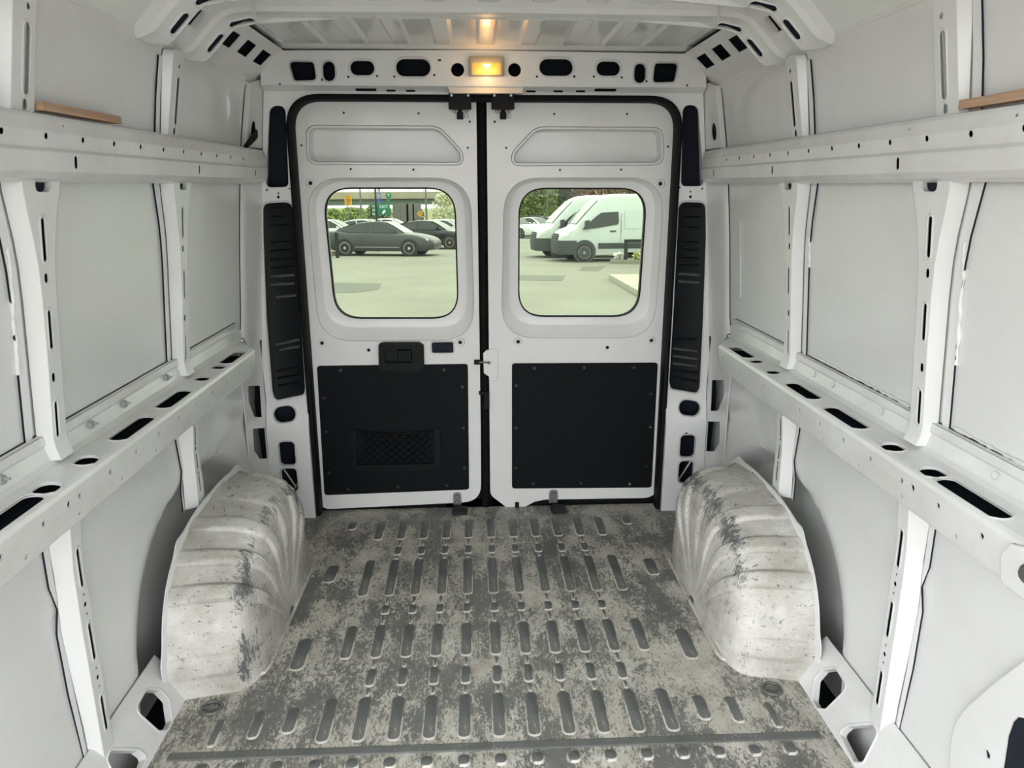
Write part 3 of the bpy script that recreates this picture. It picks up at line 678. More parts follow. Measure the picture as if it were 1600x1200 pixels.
# ---- lamp
lr = at(760, 104, Y=HY)
lamp = thing('dome_lamp', 'small beige interior lamp glowing amber above the rear doors', 'lamp', (lr.x, HY, at(760,120,Y=HY).z))
P = lambda pts, Y: [Vector((q.x, Y, q.z)) for q in (at(x, y, Y=HY) for x, y in pts)]
o4 = [(732,89),(788,89),(788,119.5),(732,119.5)]; i4 = [(736,93),(784.5,93),(784.5,118.6),(735.5,118.6)]; l4 = [(738,100),(782,100),(782,118),(738,118)]
rp = lambda pts, Y, r: [(x, Y, z) for x, z in rpoly(pxz(pts, HY), r, 4)]
MB().loft([rp(o4, HY-.001, .008), rp(o4, HY-.014, .008), rp(i4, HY-.022, .007), rp(l4, HY-.023, .007), rp(l4, HY-.014, .007)], True, False, True).build('housing', BEIGE, lamp, 35)
lens = plain('amber_lens', (.9,.45,.12), .25, emit=(1.0,.30,.04,.13))
MB().loft([rp(l4, HY-.014, .007), rp(l4, HY-.021, .007), rp([(741,103),(779,103),(779,115.5),(741,115.5)], HY-.025, .006)], True, False, True).build('lens', lens, lamp, 50)
bulb = plain('lit_filament', (1,.8,.4), .3, emit=(1.0,.70,.30,3))
b0 = at(760,105,Y=HY); MB().loft([[(b0.x+.016*sx*k, HY-.0255-.003*(1-k), b0.z+.008*sz*k-.004*(1-k)) for sx, sz in ((-1,.9),(1,.9),(0,-1.4))] for k in (1,.6,.2)], True, True, True).build('bulb', bulb, lamp)
ld = bpy.data.lights.new('lamp_light', 'POINT'); ld.energy = .06; ld.color = (1,.55,.2); ld.shadow_soft_size = .02
lo_ = bpy.data.objects.new('lamp_light', ld); COL.objects.link(lo_); lo_.parent = lamp; lo_.location = (0, -.06, .01)
# ================================================================== REAR DOORS
def dsheet(name, outline, holes, lips):
    mb = MB(); sheet(mb, outline, holes, lambda u, v, w: Vector((u, DY-w, v)), [], (lambda u, v: .072 if 1.46 < v < 1.67 and min((Vector((u,v))-Vector(p)).length for p in holes[1]) < .3 and _onedge(Vector((u,v)), holes[1]) else .002), .045, lips); return mb
def ringloft(mb, loops):
    """loops: list of (corner px, Y, radius)"""
    ls = [[(x, Y, z) for x, z in rpoly(pxz(c, DY), r, 8)] for c, Y, r in loops]; mb.loft(ls)
DG0 = plain('dull_black_screw', (.02,.022,.024), .35)
def door(n, d):
    outline = d['outline']
    L0 = rpoly(pxz(d['L0'], DY), .15, 8); rec = rpoly(pxz(d['rec'], DY), d['recr'], 5)
    H = [L0, rec]; lips = [(rec, (.014,.004))]
    H += [dot(x, y, .0045, DY) for x, y in d['dots']]; H += [dot(x, y, .008, DY) for x, y in d['wash']]
    H += [ovpx(x, y, 3, 12, DY) for x, y in d['vs']]
    if 'rect' in d: r_ = ovpx(*d['rect'], DY, 3); H.append(r_); lips.append((r_, (.007,.003)))
    mb = dsheet('d', outline, H, lips)
    ringloft(mb, [(d['L0'], DY, .15), (d['L0b'], DY+.006, .145), (d['L1b'], DY+.026, .13), (d['L1'], DY+.028, .125), (d['gl'], DY+.030, .115), (d['gl'], DY+.040, .115)])
    for x, y in d['wash'][:-1]:
        c = at(x, y, Y=DY); w_ = circ(c.x, c.z, .019, 16); mb.loft([[(p[0], DY-z, p[1]) for p in q] for q, z in ((w_, -.0005), (offset(w_, -.001), .0025), (offset(w_, -.010), .0025), (offset(w_, -.011), -.001))])
    dr = mb.build('door_%d' % n, DOORW, None, 28); tago(dr, kind='structure')
    mb = MB(); sheet(mb, offset(outline, -.02), [offset(L0, .006), offset(rec, .006)], lambda u, v, w: Vector((u, DY+.010-w, v)), [], 0, 0); mb.build('door_hole_shade', ECOAT_SHADE, dr)  # dark sheet behind the door holes stands in for shade in the hollow
    glp = rpoly(pxz(d['gl'], DY), .115, 8)
    # outer skin of the door, seen in the recess
    mb = MB(); sheet(mb, offset(outline, -.004), [offset(glp, -.002)], lambda u, v, w: Vector((u, 3.222-w, v)), [], .004, .004); mb.build('outer_skin', DOORW, dr)
    # seal and glass
    mb = MB(); lo = [offset(glp, .001), offset(glp, .000), offset(glp, -.005), offset(glp, -.006)]
    mb.loft([[(p[0], y, p[1]) for p in l] for l, y in zip(lo, (DY+.034, DY+.029, DY+.029, DY+.036))]); mb.build('window_seal', RUBBER, dr)
    mb = MB(); g_ = offset(glp, .004); mb.loft([[(p[0], DY+.036, p[1]) for p in g_], [(p[0], DY+.040, p[1]) for p in g_]], True, True, True); mb.build('window_glass', GLASS, dr)
    # black lower board with screws
    tb = rpoly(pxz(d['trim'], DY-.006), .014, 4); mb = MB()
    mb.loft([[(p[0], y, p[1]) for p in l] for l, y in ((tb, DY-.0005), (tb, DY-.005), (offset(tb, -.002), DY-.007))], True, False, True)
    board = mb.build('trim_board', TRIM, dr, 30)
    for x, y, lit in d['screws']:
        c = at(x, y, Y=DY-.007); m = MB().disc((c.x, DY-.006, c.z), (0,-1,0), .009 if not lit else .007, .004, 12, .006 if not lit else .005); m.build('screw', DG0 if not lit else STEEL, board)
    # hinge strap at the foot
    x0, y0, x1, y1 = d['strap']; a = at(x0, y0, Y=DY); c = at(x1, y1, Y=DY)
    rr_ = rpoly([(a.x,a.z),(c.x,a.z),(c.x,c.z),(a.x,c.z)], [.016,.016,0,0], 5); mb = MB().loft([[(p[0], y, p[1]) for p in rr_] for y in (DY-.001, DY-.006)], True, False, True)
    st = mb.build('strap', STEEL, dr)
    for t in (.27, .68):
        MB().disc(((a.x+c.x)/2, DY-.006, a.z+(c.z-a.z)*t), (0,-1,0), .010, .005, 12, .007).build('bolt', STEEL, st)
    return dr, board
cX = (at(750,560,Y=DY).x, at(765,560,Y=DY).x)
o1 = rpoly([(-.778,-.006),(-.778,1.770),(cX[0]-.003,1.770),(cX[0],.4),(at(752,790,Y=DY).x,.018)], [.05,.12,.01,0,.09], 6)
d1 = dict(outline=o1, L0=[(477,278),(735,278),(742,531),(499,533)], L0b=[(480,279.5),(733,279.5),(740,527),(501,528)], L1b=[(487,283),(726,283),(732,514),(508,515)], L1=[(490,284.5),(724,284.5),(730,511),(510,512)], gl=[(500.5,293),(711,293),(717,500),(522,500)],
    rec=[(483,201),(684,202),(719,240),(719,253),(484,252)], recr=[.03,.07,.05,.03,.03],
    dots=[(537,176),(654,177),(471,227),(731,231),(548,264),(646,265),(734,190)], wash=[(503,536),(719,535),(485,286),(576,547)], vs=[(498,455),(727,455)], rect=(691.5,543,33,16),
    trim=[(495,572),(731,569),(733,765),(507,774)], screws=[(400+x/4,520+y/4,0) for x, y in ((528,233),(1175,230),(1290,338),(425,408),(440,617),(1297,593),(1303,845),(458,875),(577,978),(890,963),(1193,953))], strap=(708,769,721,789))
D1, B1 = door(1, d1)
zb = .012
o2 = rpoly([(cX[1]-.004,1.770),(.778,1.770),(.778,.02),(at(852,779,Y=DY).x,.022),(at(835,785,Y=DY).x,.012),(at(815,797,Y=DY).x,-.022),(at(795,795,Y=DY).x,-.022),(at(766,770,Y=DY).x,.05)], [.01,.12,.06,.02,.03,.02,.04,.05], 5)
d2 = dict(outline=o2, L0=[(788,278),(1039,278),(1022,528),(783,528)], L0b=[(790,279.5),(1036.5,279.5),(1020,524),(785,524)], L1b=[(797,283),(1029,283),(1014,511),(795,511)], L1=[(799,284.5),(1026,284.5),(1012,508),(797,508)], gl=[(811,293.5),(1014.5,293.5),(1000.5,497),(810,497)],
    rec=[(839,203),(1031,204),(1033,253),(804,254),(804,241)], recr=[.07,.03,.03,.03,.05],
    dots=[(866,178),(980,178),(791,231),(1044,229),(875,265.5),(970.5,265),(773,190)], wash=[(809.5,534),(1018,532),(1032,287),(949,543)], vs=[(799,455),(1020,452)],
    trim=[(800,568),(1028,567),(1018,762),(800,763.5)], screws=[(750+x/4,520+y/4,l) for x, y, l in ((340,220,0),(652,217,0),(962,217,0),(225,330,0),(1066,380,0),(225,593,0),(1065,590,1),(225,843,0),(1040,835,0),(332,943,0),(630,937,0),(935,945,1))], strap=(858,765,871,785))
D2, B2 = door(2, d2)
# handle in the left door
hb = rpoly(pxz([(592,537),(600,534.5),(655,534.5),(662,539),(663,573),(657,578),(628,580.5),(600,578),(592.5,573)], DY-.01), .008, 3)
hr_ = rpoly(pxz([(601,545),(644,546),(643.5,567),(602,566)], DY-.02), .006, 3)
mb = MB(); sheet(mb, hb, [hr_], lambda u, v, w: Vector((u, DY-.026-w, v)), [], .022, .026); 
hd_ = mb.build('door_handle', BLACK, D1, 35)
c0 = at(622,556,Y=DY-.02); MB().box((c0.x-.062, DY-.006, c0.z-.034), (c0.x+.062, DY-.002, c0.z+.034)).build('handle_recess', BLACK, hd_)
c0 = at(632,556,Y=DY-.02); MB().loft([[(c0.x-.030, DY-.008, c0.z+.027),(c0.x+.030, DY-.012, c0.z+.027),(c0.x+.030, DY-.012, c0.z-.026),(c0.x-.030, DY-.008, c0.z-.026)], [(c0.x-.026, DY-.020, c0.z+.023),(c0.x+.027, DY-.023, c0.z+.023),(c0.x+.027, DY-.023, c0.z-.022),(c0.x-.026, DY-.020, c0.z-.022)]], True, True, True).build('handle_lever', BLACK, hd_)
# latch parts glimpsed in the rectangular opening
c0 = at(691,543,Y=DY+.02); MB().box((c0.x-.05,DY+.028,c0.z-.03),(c0.x+.05,DY+.034,c0.z+.03)).build('latch_box', BLACK, D1)
MB().tube([(c0.x-.03,DY+.02,c0.z),(c0.x-.01,DY+.018,c0.z+.004),(c0.x+.005,DY+.02,c0.z-.006),(c0.x+.03,DY+.02,c0.z-.002)], .004, 6).build('latch_rod', STEEL, D1)
# net pocket on the left board
fr_o = pxz([(548,671),(557,670.5),(557,726),(679,724),(679,669),(687,668.5),(689,733),(551,735.5)], DY-.01)
mb = MB(); mb.loft([[(p[0], y, p[1]) for p in fr_o] for y in (DY-.007, DY-.018)], True, False, True); mb.build('pocket_frame', BLACK, B1)
net = MB(); nx, nz = 9, 5
def npt(u, v):
    sag = .010*math.sin(math.pi*u)*v
    a, b, c, d = (at(557,726,Y=DY-.016), at(679,724,Y=DY-.016), at(557,674,Y=DY-.016), at(679,673,Y=DY-.016))
    p = (a*(1-u)+b*u)*(1-v)+(c*(1-u)+d*u)*v; return Vector((p.x, DY-.016-.006*math.sin(math.pi*u)*v, p.z-sag))
for k in range(-nz, nx):
    for dr in (1, -1):
        pts = []
        for q in range(0, nz+1):
            u = (k+q*.9)/nx if dr > 0 else 1-(k+q*.9)/nx
            if 0 <= u <= 1: pts.append(npt(u, q/nz))
        if len(pts) > 1: net.tube(pts, .0022, 4)
net.tube([npt(k/12, 1) for k in range(13)], .004, 6)
tago(net.build('pocket_net', RUBBER, B1, 60), kind='stuff')
# centre weatherstrip, latch and striker between the doors
mb = MB(); cx = (cX[0]+cX[1])/2
mb.loft([[(cx-.020,DY+.01,z),(cx-.010,DY-.002,z),(cx+.004,DY-.006,z),(cx+.012,DY+.004,z),(cx+.030,DY+.02,z),(cx,DY+.04,z)] for z in (-.01,.4,.9,1.4,1.765)], True, True, True); mb.build('centre_seal', RUBBER, D1, 40)
MB().box((cx-.07,DY+.048,-.10),(cx+.07,DY+.053,1.80)).box((-.2,DY+.03,-.10),(.2,DY+.04,.10)).box((-.79,DY+.03,-.10),(.79,DY+.04,.02)).build('sill_seal', RUBBER, wr)
c0 = at(767,571,Y=DY-.006); tabp = rpoly(pxz([(755,552),(760,547),(778,545),(778,595),(764,595),(764,588),(756,583)], DY-.006), .008, 3)
mb = MB(); sheet(mb, tabp, [dot(764.5,566.5,.008,DY-.006)], lambda u, v, w: Vector((u, DY-.008-w, v)), [], .006, .008); lt = mb.build('latch_plate', DOORW, D2)
c1 = at(748,566,Y=DY-.01); MB().box((c1.x-.020,DY-.014,c1.z-.010),(c1.x+.012,DY-.001,c1.z+.010)).build('latch', BLACK, D1); MB().tube([(c1.x,DY-.012,c1.z),(c1.x+.05,DY-.014,c1.z)], .004, 6).build('striker', STEEL, D2)
c1 = at(758,625,Y=DY-.01); MB().box((c1.x-.027,DY-.016,c1.z+.026),(c1.x+.018,DY-.002,c1.z+.040)).box((c1.x-.004,DY-.016,c1.z-.042),(c1.x+.018,DY-.002,c1.z+.030)).build('door_stop', BLACK, D2)
# roller brackets hanging from the header
for x0, D_ in ((718.5, D1), (785.5, D2)):
    a = at(x0-17.3,145.4,Y=3.07); b_ = at(x0+17.3,170.7,Y=3.07); br = MB()
    br.box((a.x,3.062,b_.z),(b_.x,3.10,a.z)); br.box((a.x-.002,3.058,b_.z),(b_.x+.002,3.064,b_.z+.028))
    B_ = br.build('roller_bracket', BLACK, wr)
    for xx in (x0-13, x0+13): c1 = at(xx,148.8,Y=3.06); MB().disc((c1.x,3.062,c1.z), (0,-1,0), .005, .003, 8).build('rivet', STEEL, B_)
    c1 = at(x0+.5,181,Y=DY); MB().box((c1.x-.013,DY-.022,c1.z-.014),(c1.x+.013,DY-.001,c1.z+.012)).box((c1.x-.008,DY-.018,c1.z),(c1.x+.008,DY-.001,c1.z+.035)).build('roller', BLACK, D_)
    for xx, yy in ((x0-9,174),(x0+10.5,181.5),(x0+10.5,173.5)): c1 = at(xx, yy, Y=DY); MB().disc((c1.x,DY,c1.z), (0,-1,0), .008, .006, 10, .005).build('bolt', STEEL, D_)
# rubber stops on the floor edge
for x, y in ((719,794),(871,789)): c1 = at(x, y, Z=-.006); MB().loft([[(c1.x-.035,3.06,-.012),(c1.x+.035,3.06,-.012),(c1.x+.035,3.12,-.012),(c1.x-.035,3.12,-.012)],[(c1.x-.030,3.065,.008),(c1.x+.030,3.065,.008),(c1.x+.030,3.12,.012),(c1.x-.030,3.12,.012)]], True, False, True).build('door_rest', BLACK, floor)
c1 = at(808,792,Y=DY-.01); MB().box((c1.x-.009,DY-.006,c1.z-.03),(c1.x+.009,DY+.002,c1.z+.02)).build('latch_pin', BLACK, D2)
# ---- black vent panels in the rear pillars
def vent(s, poly, px, lab):
    zs_ = [p[1] for p in poly]; xs_ = [p[0] for p in poly]; cx_ = (min(xs_)+max(xs_))/2
    root = thing('pillar_vent_panel', lab, 'vent panel', (cx_, FY, min(zs_)))
    inner = offset(poly, -.001); ev = lambda z: (min(p[0] for p in poly if abs(p[1]-z) < .16), max(p[0] for p in poly if abs(p[1]-z) < .16))
    mb = MB(); mb.loft([[(p[0], y, p[1]) for p in l] for l, y in ((inner, FY+.010), (inner, FY-.002), (offset(inner, -.006), FY+.001))], True, False, True); mb.build('panel', BLACK, root, 35)
    for (x0, y0, x1, y1, hgt, col) in px:
        a = at(x0, y0, Y=FY); b_ = at(x1, y1, Y=FY)
        m = MB().loft([[(a.x,FY+.002,a.z+hgt),(b_.x,FY+.002,b_.z+hgt),(b_.x,FY+.002,b_.z-hgt),(a.x,FY+.002,a.z-hgt)], [(a.x,FY-.005,a.z+hgt*.3),(b_.x,FY-.005,b_.z+hgt*.3),(b_.x,FY-.004,b_.z-hgt),(a.x,FY-.004,a.z-hgt)]], True, True, True); m.build('louver', col, root)
    return root
DG = plain('grey_black_plastic', (.05,.055,.055), .35)
V = lambda x, y: (400+x/3.53, 300+y/3.53)
lv = [(82,92,155,92),(85,140,155,138),(78,188,185,186),(82,282,192,278),(80,326,195,322),(78,374,205,372),(82,422,212,416),(82,464,212,456),(82,510,212,502),(110,578,222,568),(110,840,240,812),(130,868,240,850),(118,988,240,966),(118,1028,243,1008),(122,1068,245,1048)]
vent(-1, vent1, [(*V(a,b), *V(c,d), .006, DG if k in (7,8,9,10,11) else BLACK) for k, (a,b,c,d) in enumerate(lv)], 'black plastic vent panel in the left rear pillar')
W_ = lambda x, y: (1020+x/3.53, 480+y/3.53)
lv2 = [(1070,324,1094,324),(1068,340,1093,340),(1064,356,1092,356),(1062,379,1092,379),(1060,391,1092,391),(1060,404,1092,404),(1060,415,1092,415),(1060,427,1092,429),(1060,439,1092,441),(1056,530,1088,530)]+[(*W_(110,y0),*W_(245,y1)) for y0, y1 in ((225,241),(266,284),(307,324),(348,362),(388,408))]
vent(1, vent2, [(a,b,c,d,.006, DG if k in (7,8,10,11,12) else BLACK) for k, (a,b,c,d) in enumerate(lv2)], 'black plastic vent panel in the right rear pillar')
# ================================================================== PARKING LOT OUTSIDE
SL = .033; gz = lambda y: -.546-SL*y
def gpx(x, y): return atp(x, y, (0, SL, 1), -.546)
def asphalt(name, c0, c1, sc=1.0):
    m, nt, b = newmat(name); co = objco(nt, (1,1,1))
    a = ramp(nt, noise(nt, .35*sc, 6, .6, co), [(.35, c0), (.65, c1)]).outputs[0]
    g = ramp(nt, noise(nt, 30, 3, .6, co), [(.3, (.75,.75,.75)), (.7, (1.15,1.15,1.15))]).outputs[0]
    mx = nt.nodes.new('ShaderNodeMix'); mx.data_type = 'RGBA'; mx.blend_type = 'MULTIPLY'; mx.inputs[0].default_value = 1
    nt.links.new(a, mx.inputs[6]); nt.links.new(g, mx.inputs[7]); nt.links.new(mx.outputs[2], b.inputs['Base Color']); b.inputs['Roughness'].default_value = .85; return m
ASPH = asphalt('sun_bleached_asphalt', (.175,.170,.142), (.215,.208,.175)); ASPH2 = asphalt('darker_asphalt', (.11,.112,.095), (.13,.13,.11))
CONC = asphalt('pale_concrete', (.32,.31,.25), (.40,.385,.31), 3); CONCD = asphalt('weathered_concrete', (.20,.19,.155), (.26,.25,.2), 3)
ground = MB().loft([[(-90,y,gz(y)),(90,y,gz(y))] for y in (-40,3,30,80,200)], closed=False).build('ground', ASPH); tago(ground, kind='structure')
def slab(name, pts, mat, h, parent=None):
    lo = [(p.x, p.y, gz(p.y)-.05) for p in pts]; hi = [(p.x, p.y, gz(p.y)+h) for p in pts]
    return MB().loft([lo, hi], True, False, True).build(name, mat, parent, 30)
for P4 in ([(512,442),(596,443),(592,452),(560,457),(512,458)], [(806,430),(884,431),(878,439),(806,438)], [(910,417),(946,416),(935,424),(905,423)]):
    slab('darker_asphalt_area', [gpx(*p) for p in P4], ASPH2, .006, ground)  # darker asphalt areas, raised slightly
o = slab('kerb_island', [gpx(*p) for p in ((951,436),(1075,435),(1075,520),(1003,467))], CONC, .14); tago(o, 'pale concrete kerb island near the right rear window', 'kerb')
o = slab('kerb_island', [gpx(*p) for p in ((953,412.5),(1075,412.5),(1075,410.5),(956,410.5))], CONCD, .15); tago(o, 'low planted kerb island in front of the white van', 'kerb')
o = slab('kerb_island', [gpx(*p) for p in ((470,401),(531,399),(528,395),(470,396))], CONCD, .12); tago(o, 'small kerb island behind the grey sedan', 'kerb')
PLANT = plain('dry_plant', (.42,.42,.20), .8); STONE = plain('white_stone', (.62,.62,.58), .8)
rnd = random.Random(4)
def shrub(c, r, h, mat, n, name, label, cat, leaf=.08, trunk=None):
    root = thing(name, label, cat, c); mb = MB()
    for k in range(n):
        a = rnd.uniform(0, 6.283); rr = r*math.sqrt(rnd.random()); z = h*rnd.random(); rr *= math.sqrt(max(.05, 1-((z/h)-.45)**2*2.6))
        p = Vector((rr*math.cos(a), rr*math.sin(a), z)); u = Vector((rnd.uniform(-1,1), rnd.uniform(-1,1), rnd.uniform(-1,1))).normalized(); v = u.orthogonal().normalized(); s_ = leaf*rnd.uniform(.5,1.3)
        mb.add([p-u*s_, p-v*s_*.5, p+u*s_, p+v*s_*.5], [(0,1,2,3)])
    mb.build('foliage', mat, root, local=True)
    return root
for px_, py_, m_, lab in ((966,411.3,STONE,'pale tuft on the low kerb island, nearer the railing corner'), (996,411.3,PLANT,'dry yellow plant on the low kerb island at the window edge')):
    g = gpx(px_, py_); shrub((g.x, g.y, gz(g.y)+.19), .2, .22, m_, 160, 'island_plant', lab, 'plant', .07)
# ---- vehicles
CG = dict(white=plain('white_car_paint', (.60,.64,.62), .35), silver=plain('silver_car_paint', (.50,.53,.52), .28, .3), grey=plain('grey_metallic_car_paint', (.05,.054,.056), .3, .1), black=plain('black_car_paint', (.012,.013,.014), .18), navy=plain('dark_blue_car_paint', (.012,.016,.035), .2), van=plain('white_van_paint', (.52,.57,.55), .4))
CGL = plain('dark_car_glass', (.025,.032,.032), .08); TYRE = plain('tyre_rubber', (.02,.02,.02), .8); RIM = plain('alloy_rim', (.55,.55,.55), .3, .6); STEELRIM = plain('grey_steel_wheel', (.26,.28,.27), .5, .3)
RED = plain('red_tail_lamp', (.5,.01,.012), .2); HEAD = plain('head_lamp', (.7,.72,.72), .15); DARK = plain('dark_bumper_plastic', (.045,.052,.054), .55)
def place(root, x, y, rz, sc=1.0):
    m = Matrix.Translation((x, y, gz(y))) @ Matrix.Rotation(-SL, 4, 'X') @ Matrix.Rotation(rz, 4, 'Z')
    root.location = m.to_translation(); root.rotation_euler = m.to_euler(); root.scale = (sc,)*3
def wheel(root, x, y, r, w, rim, spokes=5):
    t = MB(); s = 1 if y > 0 else -1
    ring = lambda rr, yy, n=24: [(x+rr*math.cos(k*6.2832/n), yy, r+rr*math.sin(k*6.2832/n)) for k in range(n)]
    t.loft([ring(r*.68,y), ring(r*.92,y), ring(r,y-s*.03), ring(r,y-s*(w-.03)), ring(r*.9,y-s*w)], True, False, True)
    ty = t.build('tyre', TYRE, root, 40, local=True)
    m = MB(); m.loft([ring(r*.70,y+s*.002), ring(r*.66,y+s*.004), ring(r*.62,y-s*.02)], True)
    for k in range(spokes):
        a = k*6.2832/spokes+.3; d = Vector((math.cos(a),0,math.sin(a))); e = Vector((-math.sin(a),0,math.cos(a))); c = Vector((x,0,r))
        q = [c+d*(r*.10)+e*(r*.10), c+d*(r*.66)+e*(r*.05+ r*.10), c+d*(r*.66)-e*(r*.12-r*.10), c+d*(r*.10)-e*(r*.10)]
        m.loft([[(p.x, y-s*.004, p.z) for p in q], [(p.x, y-s*.03, p.z) for p in q]], True, True, True)
    m.disc((x, y-s*.03, r), (0,s,0), r*.16, .03, 10); m.build('rim', rim, ty, 40, local=True)
    MB().loft([ring(r*.64,y-s*.05)], True, True).build('wheel_well', TYRE, ty, local=True) if False else None
def sect(x, zb, zs, zt, hw):
    half = [(0,zt),(hw*.55,zt-.005),(hw*.80,zt-.02),(hw*.93,zt-.3*(zt-zs)-.02),(hw*.985,zs),(hw,zs-.12*(zs-zb)),(hw,zb+.5*(zs-zb)),(hw*.985,zb+.15*(zs-zb)),(hw*.93,zb)]
    return [(x,y,z) for y, z in half]+[(x,-y,z) for y, z in half[:0:-1]]
def sedan(label, paint, x, y, rz, sc=1.0, group=None, roof=None):
    root = thing('sedan', label, 'car', (0,0,0), group); body = MB()
    st = [(-2.44,.50,.82,.88,.66),(-2.40,.36,.88,.98,.82),(-2.25,.28,.92,1.05,.88),(-1.8,.24,.93,1.05,.915),(-1.3,.22,.92,1.0,.925),(-.4,.20,.90,.96,.925),(.6,.20,.88,.95,.925),(1.15,.20,.86,.97,.925),(1.6,.21,.82,.92,.915),(2.05,.22,.74,.83,.88),(2.28,.25,.66,.74,.82),(2.40,.30,.58,.66,.72),(2.45,.36,.52,.58,.60)]
    body.loft([sect(*s_) for s_ in st], True, True, True); body.build('body', paint, root, 40, local=True)
    top = [(-1.95,1.04,.70),(-1.55,1.19,.67),(-1.0,1.36,.62),(-.5,1.435,.60),(-.1,1.45,.60),(.25,1.43,.60),(.65,1.26,.64),(1.15,.965,.72)]
    cab = MB(); cab.loft([[(X,0,z),(X,w*.8,z-.004),(X,w,z-.025),(X,.79,min(.93,z-.03)),(X,-.79,min(.93,z-.03)),(X,-w,z-.025),(X,-w*.8,z-.004)] for X, z, w in top], True, True, True)
    cab.build('cabin', roof or paint, root, 45, local=True)
    for s in (1, -1):
        yy = lambda z, s=s: s*(.80-.19*(z-.93)/.50+.010)
        for poly in ([(-1.62,1.06),(-.98,1.28),(-.42,1.365),(-.40,.985),(-1.35,.985)], [(-.34,1.37),(.0,1.38),(.28,1.35),(.62,1.18),(.93,.985),(-.32,.985)]):
            MB().add([(a, yy(b), b) for a, b in poly], [tuple(range(len(poly)))]).build('side_window', CGL, root, local=True)
        m = MB().loft([[(.86,s*.92,.98),(.86,s*1.02,.99),(.86,s*1.02,1.08),(.86,s*.93,1.07)],[(.72,s*.92,.97),(.72,s*1.03,.98),(.72,s*1.03,1.10),(.72,s*.93,1.09)]], True, True, True); m.build('mirror', paint, root, local=True)
        MB().loft([[(2.20,s*.86,.66),(2.36,s*.72,.60),(2.42,s*.52,.57)],[(2.14,s*.87,.73),(2.31,s*.73,.68),(2.40,s*.53,.63)]], closed=False).build('head_lamp', HEAD, root, local=True)
        MB().loft([[(-2.15,s*.905,.84),(-2.38,s*.84,.82),(-2.45,s*.60,.82)],[(-2.12,s*.90,.95),(-2.38,s*.84,.95),(-2.445,s*.60,.92)]], closed=False).build('tail_lamp', RED, root, local=True)
        for X in (-1.42, 1.42):
            MB().disc((X, s*.905, .345), (0,s,0), .385, .022, 24, .380).build('wheel_arch_trim', TYRE, root, local=True); wheel(root, X, s*.93, .335, .22, RIM)
        MB().box((-.95,min(s*.925,s*.935),.36),(1.0,max(s*.925,s*.935),.39)).build('side_trim', STEEL, root, local=True)
    MB().loft([[(1.10,-.68,.99),(1.10,.68,.99)],[(.68,-.60,1.245),(.68,.60,1.245)],[(.32,-.55,1.41),(.32,.55,1.41)]], closed=False)
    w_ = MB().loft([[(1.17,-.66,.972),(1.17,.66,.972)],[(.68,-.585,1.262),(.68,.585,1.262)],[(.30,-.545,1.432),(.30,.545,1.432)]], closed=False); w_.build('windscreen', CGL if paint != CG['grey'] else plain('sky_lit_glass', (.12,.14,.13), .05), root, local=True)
    MB().loft([[(-1.92,-.62,1.062),(-1.92,.62,1.062)],[(-1.55,-.58,1.205),(-1.55,.58,1.205)],[(-1.05,-.55,1.365),(-1.05,.55,1.365)]], closed=False).build('rear_window', CGL, root, local=True)
    MB().loft([[(2.43,-.45,.36),(2.43,.45,.36)],[(2.455,-.5,.50),(2.455,.5,.50)],[(2.43,-.45,.58),(2.43,.45,.58)]], closed=False).build('grille', TYRE, root, local=True)
    place(root, x, y, rz, sc); return root
sedan('grey metallic sedan parked side-on, nearest car beyond the left rear window', CG['grey'], -4.40, 35.1, -.20, 1.07)
X_ = lambda px_, Y: (px_-744)/1150*Y-.045
G1 = 'cars parked in the row behind the grey sedan'
for lab, c, px_, Y, rz in (('white sedan behind the tail of the grey sedan', 'white', 522, 46, -.15), ('silver sedan whose roof shows just above the grey sedan', 'silver', 576, 48, -.15), ('white sedan with its roof between the exit sign and the black coupe', 'white', 612, 52, -.15),
        ('black coupe parked nose out beside the grey sedan', 'black', 672, 41.5, -.30), ('white sedan with green side windows behind the black coupe', 'white', 697, 46.5, -.28), ('white sedan cut off by the right edge of the left rear window', 'white', 735, 51, -.28), ('dark blue car behind the kerb at the left edge of the left rear window', 'navy', 478, 38.5, -.2)):
    sedan(lab, CG[c], X_(px_, Y), Y, rz, 1.05, G1)
G2 = 'distant cars left of the white vans'
for lab, c, px_, Y, rz in (('white car at the left edge of the right rear window, nearest the glass edge', 'white', 800, 58, -.75), ('white car with black grille, second from the left edge of the right rear window', 'white', 832, 61, -.75), ('black car in front of the parked vans, its nose beside the farther van', 'black', 852, 66, -.7), ('white car in the far row above the black car', 'white', 868, 80, -.5), ('silver car in the far row nearest the farther van', 'silver', 896, 92, -.5), ('dark car in the far row under the light pole', 'grey', 836, 90, -.5)):
    sedan(lab, CG[c], X_(px_, Y), Y, rz, 1.05, G2)
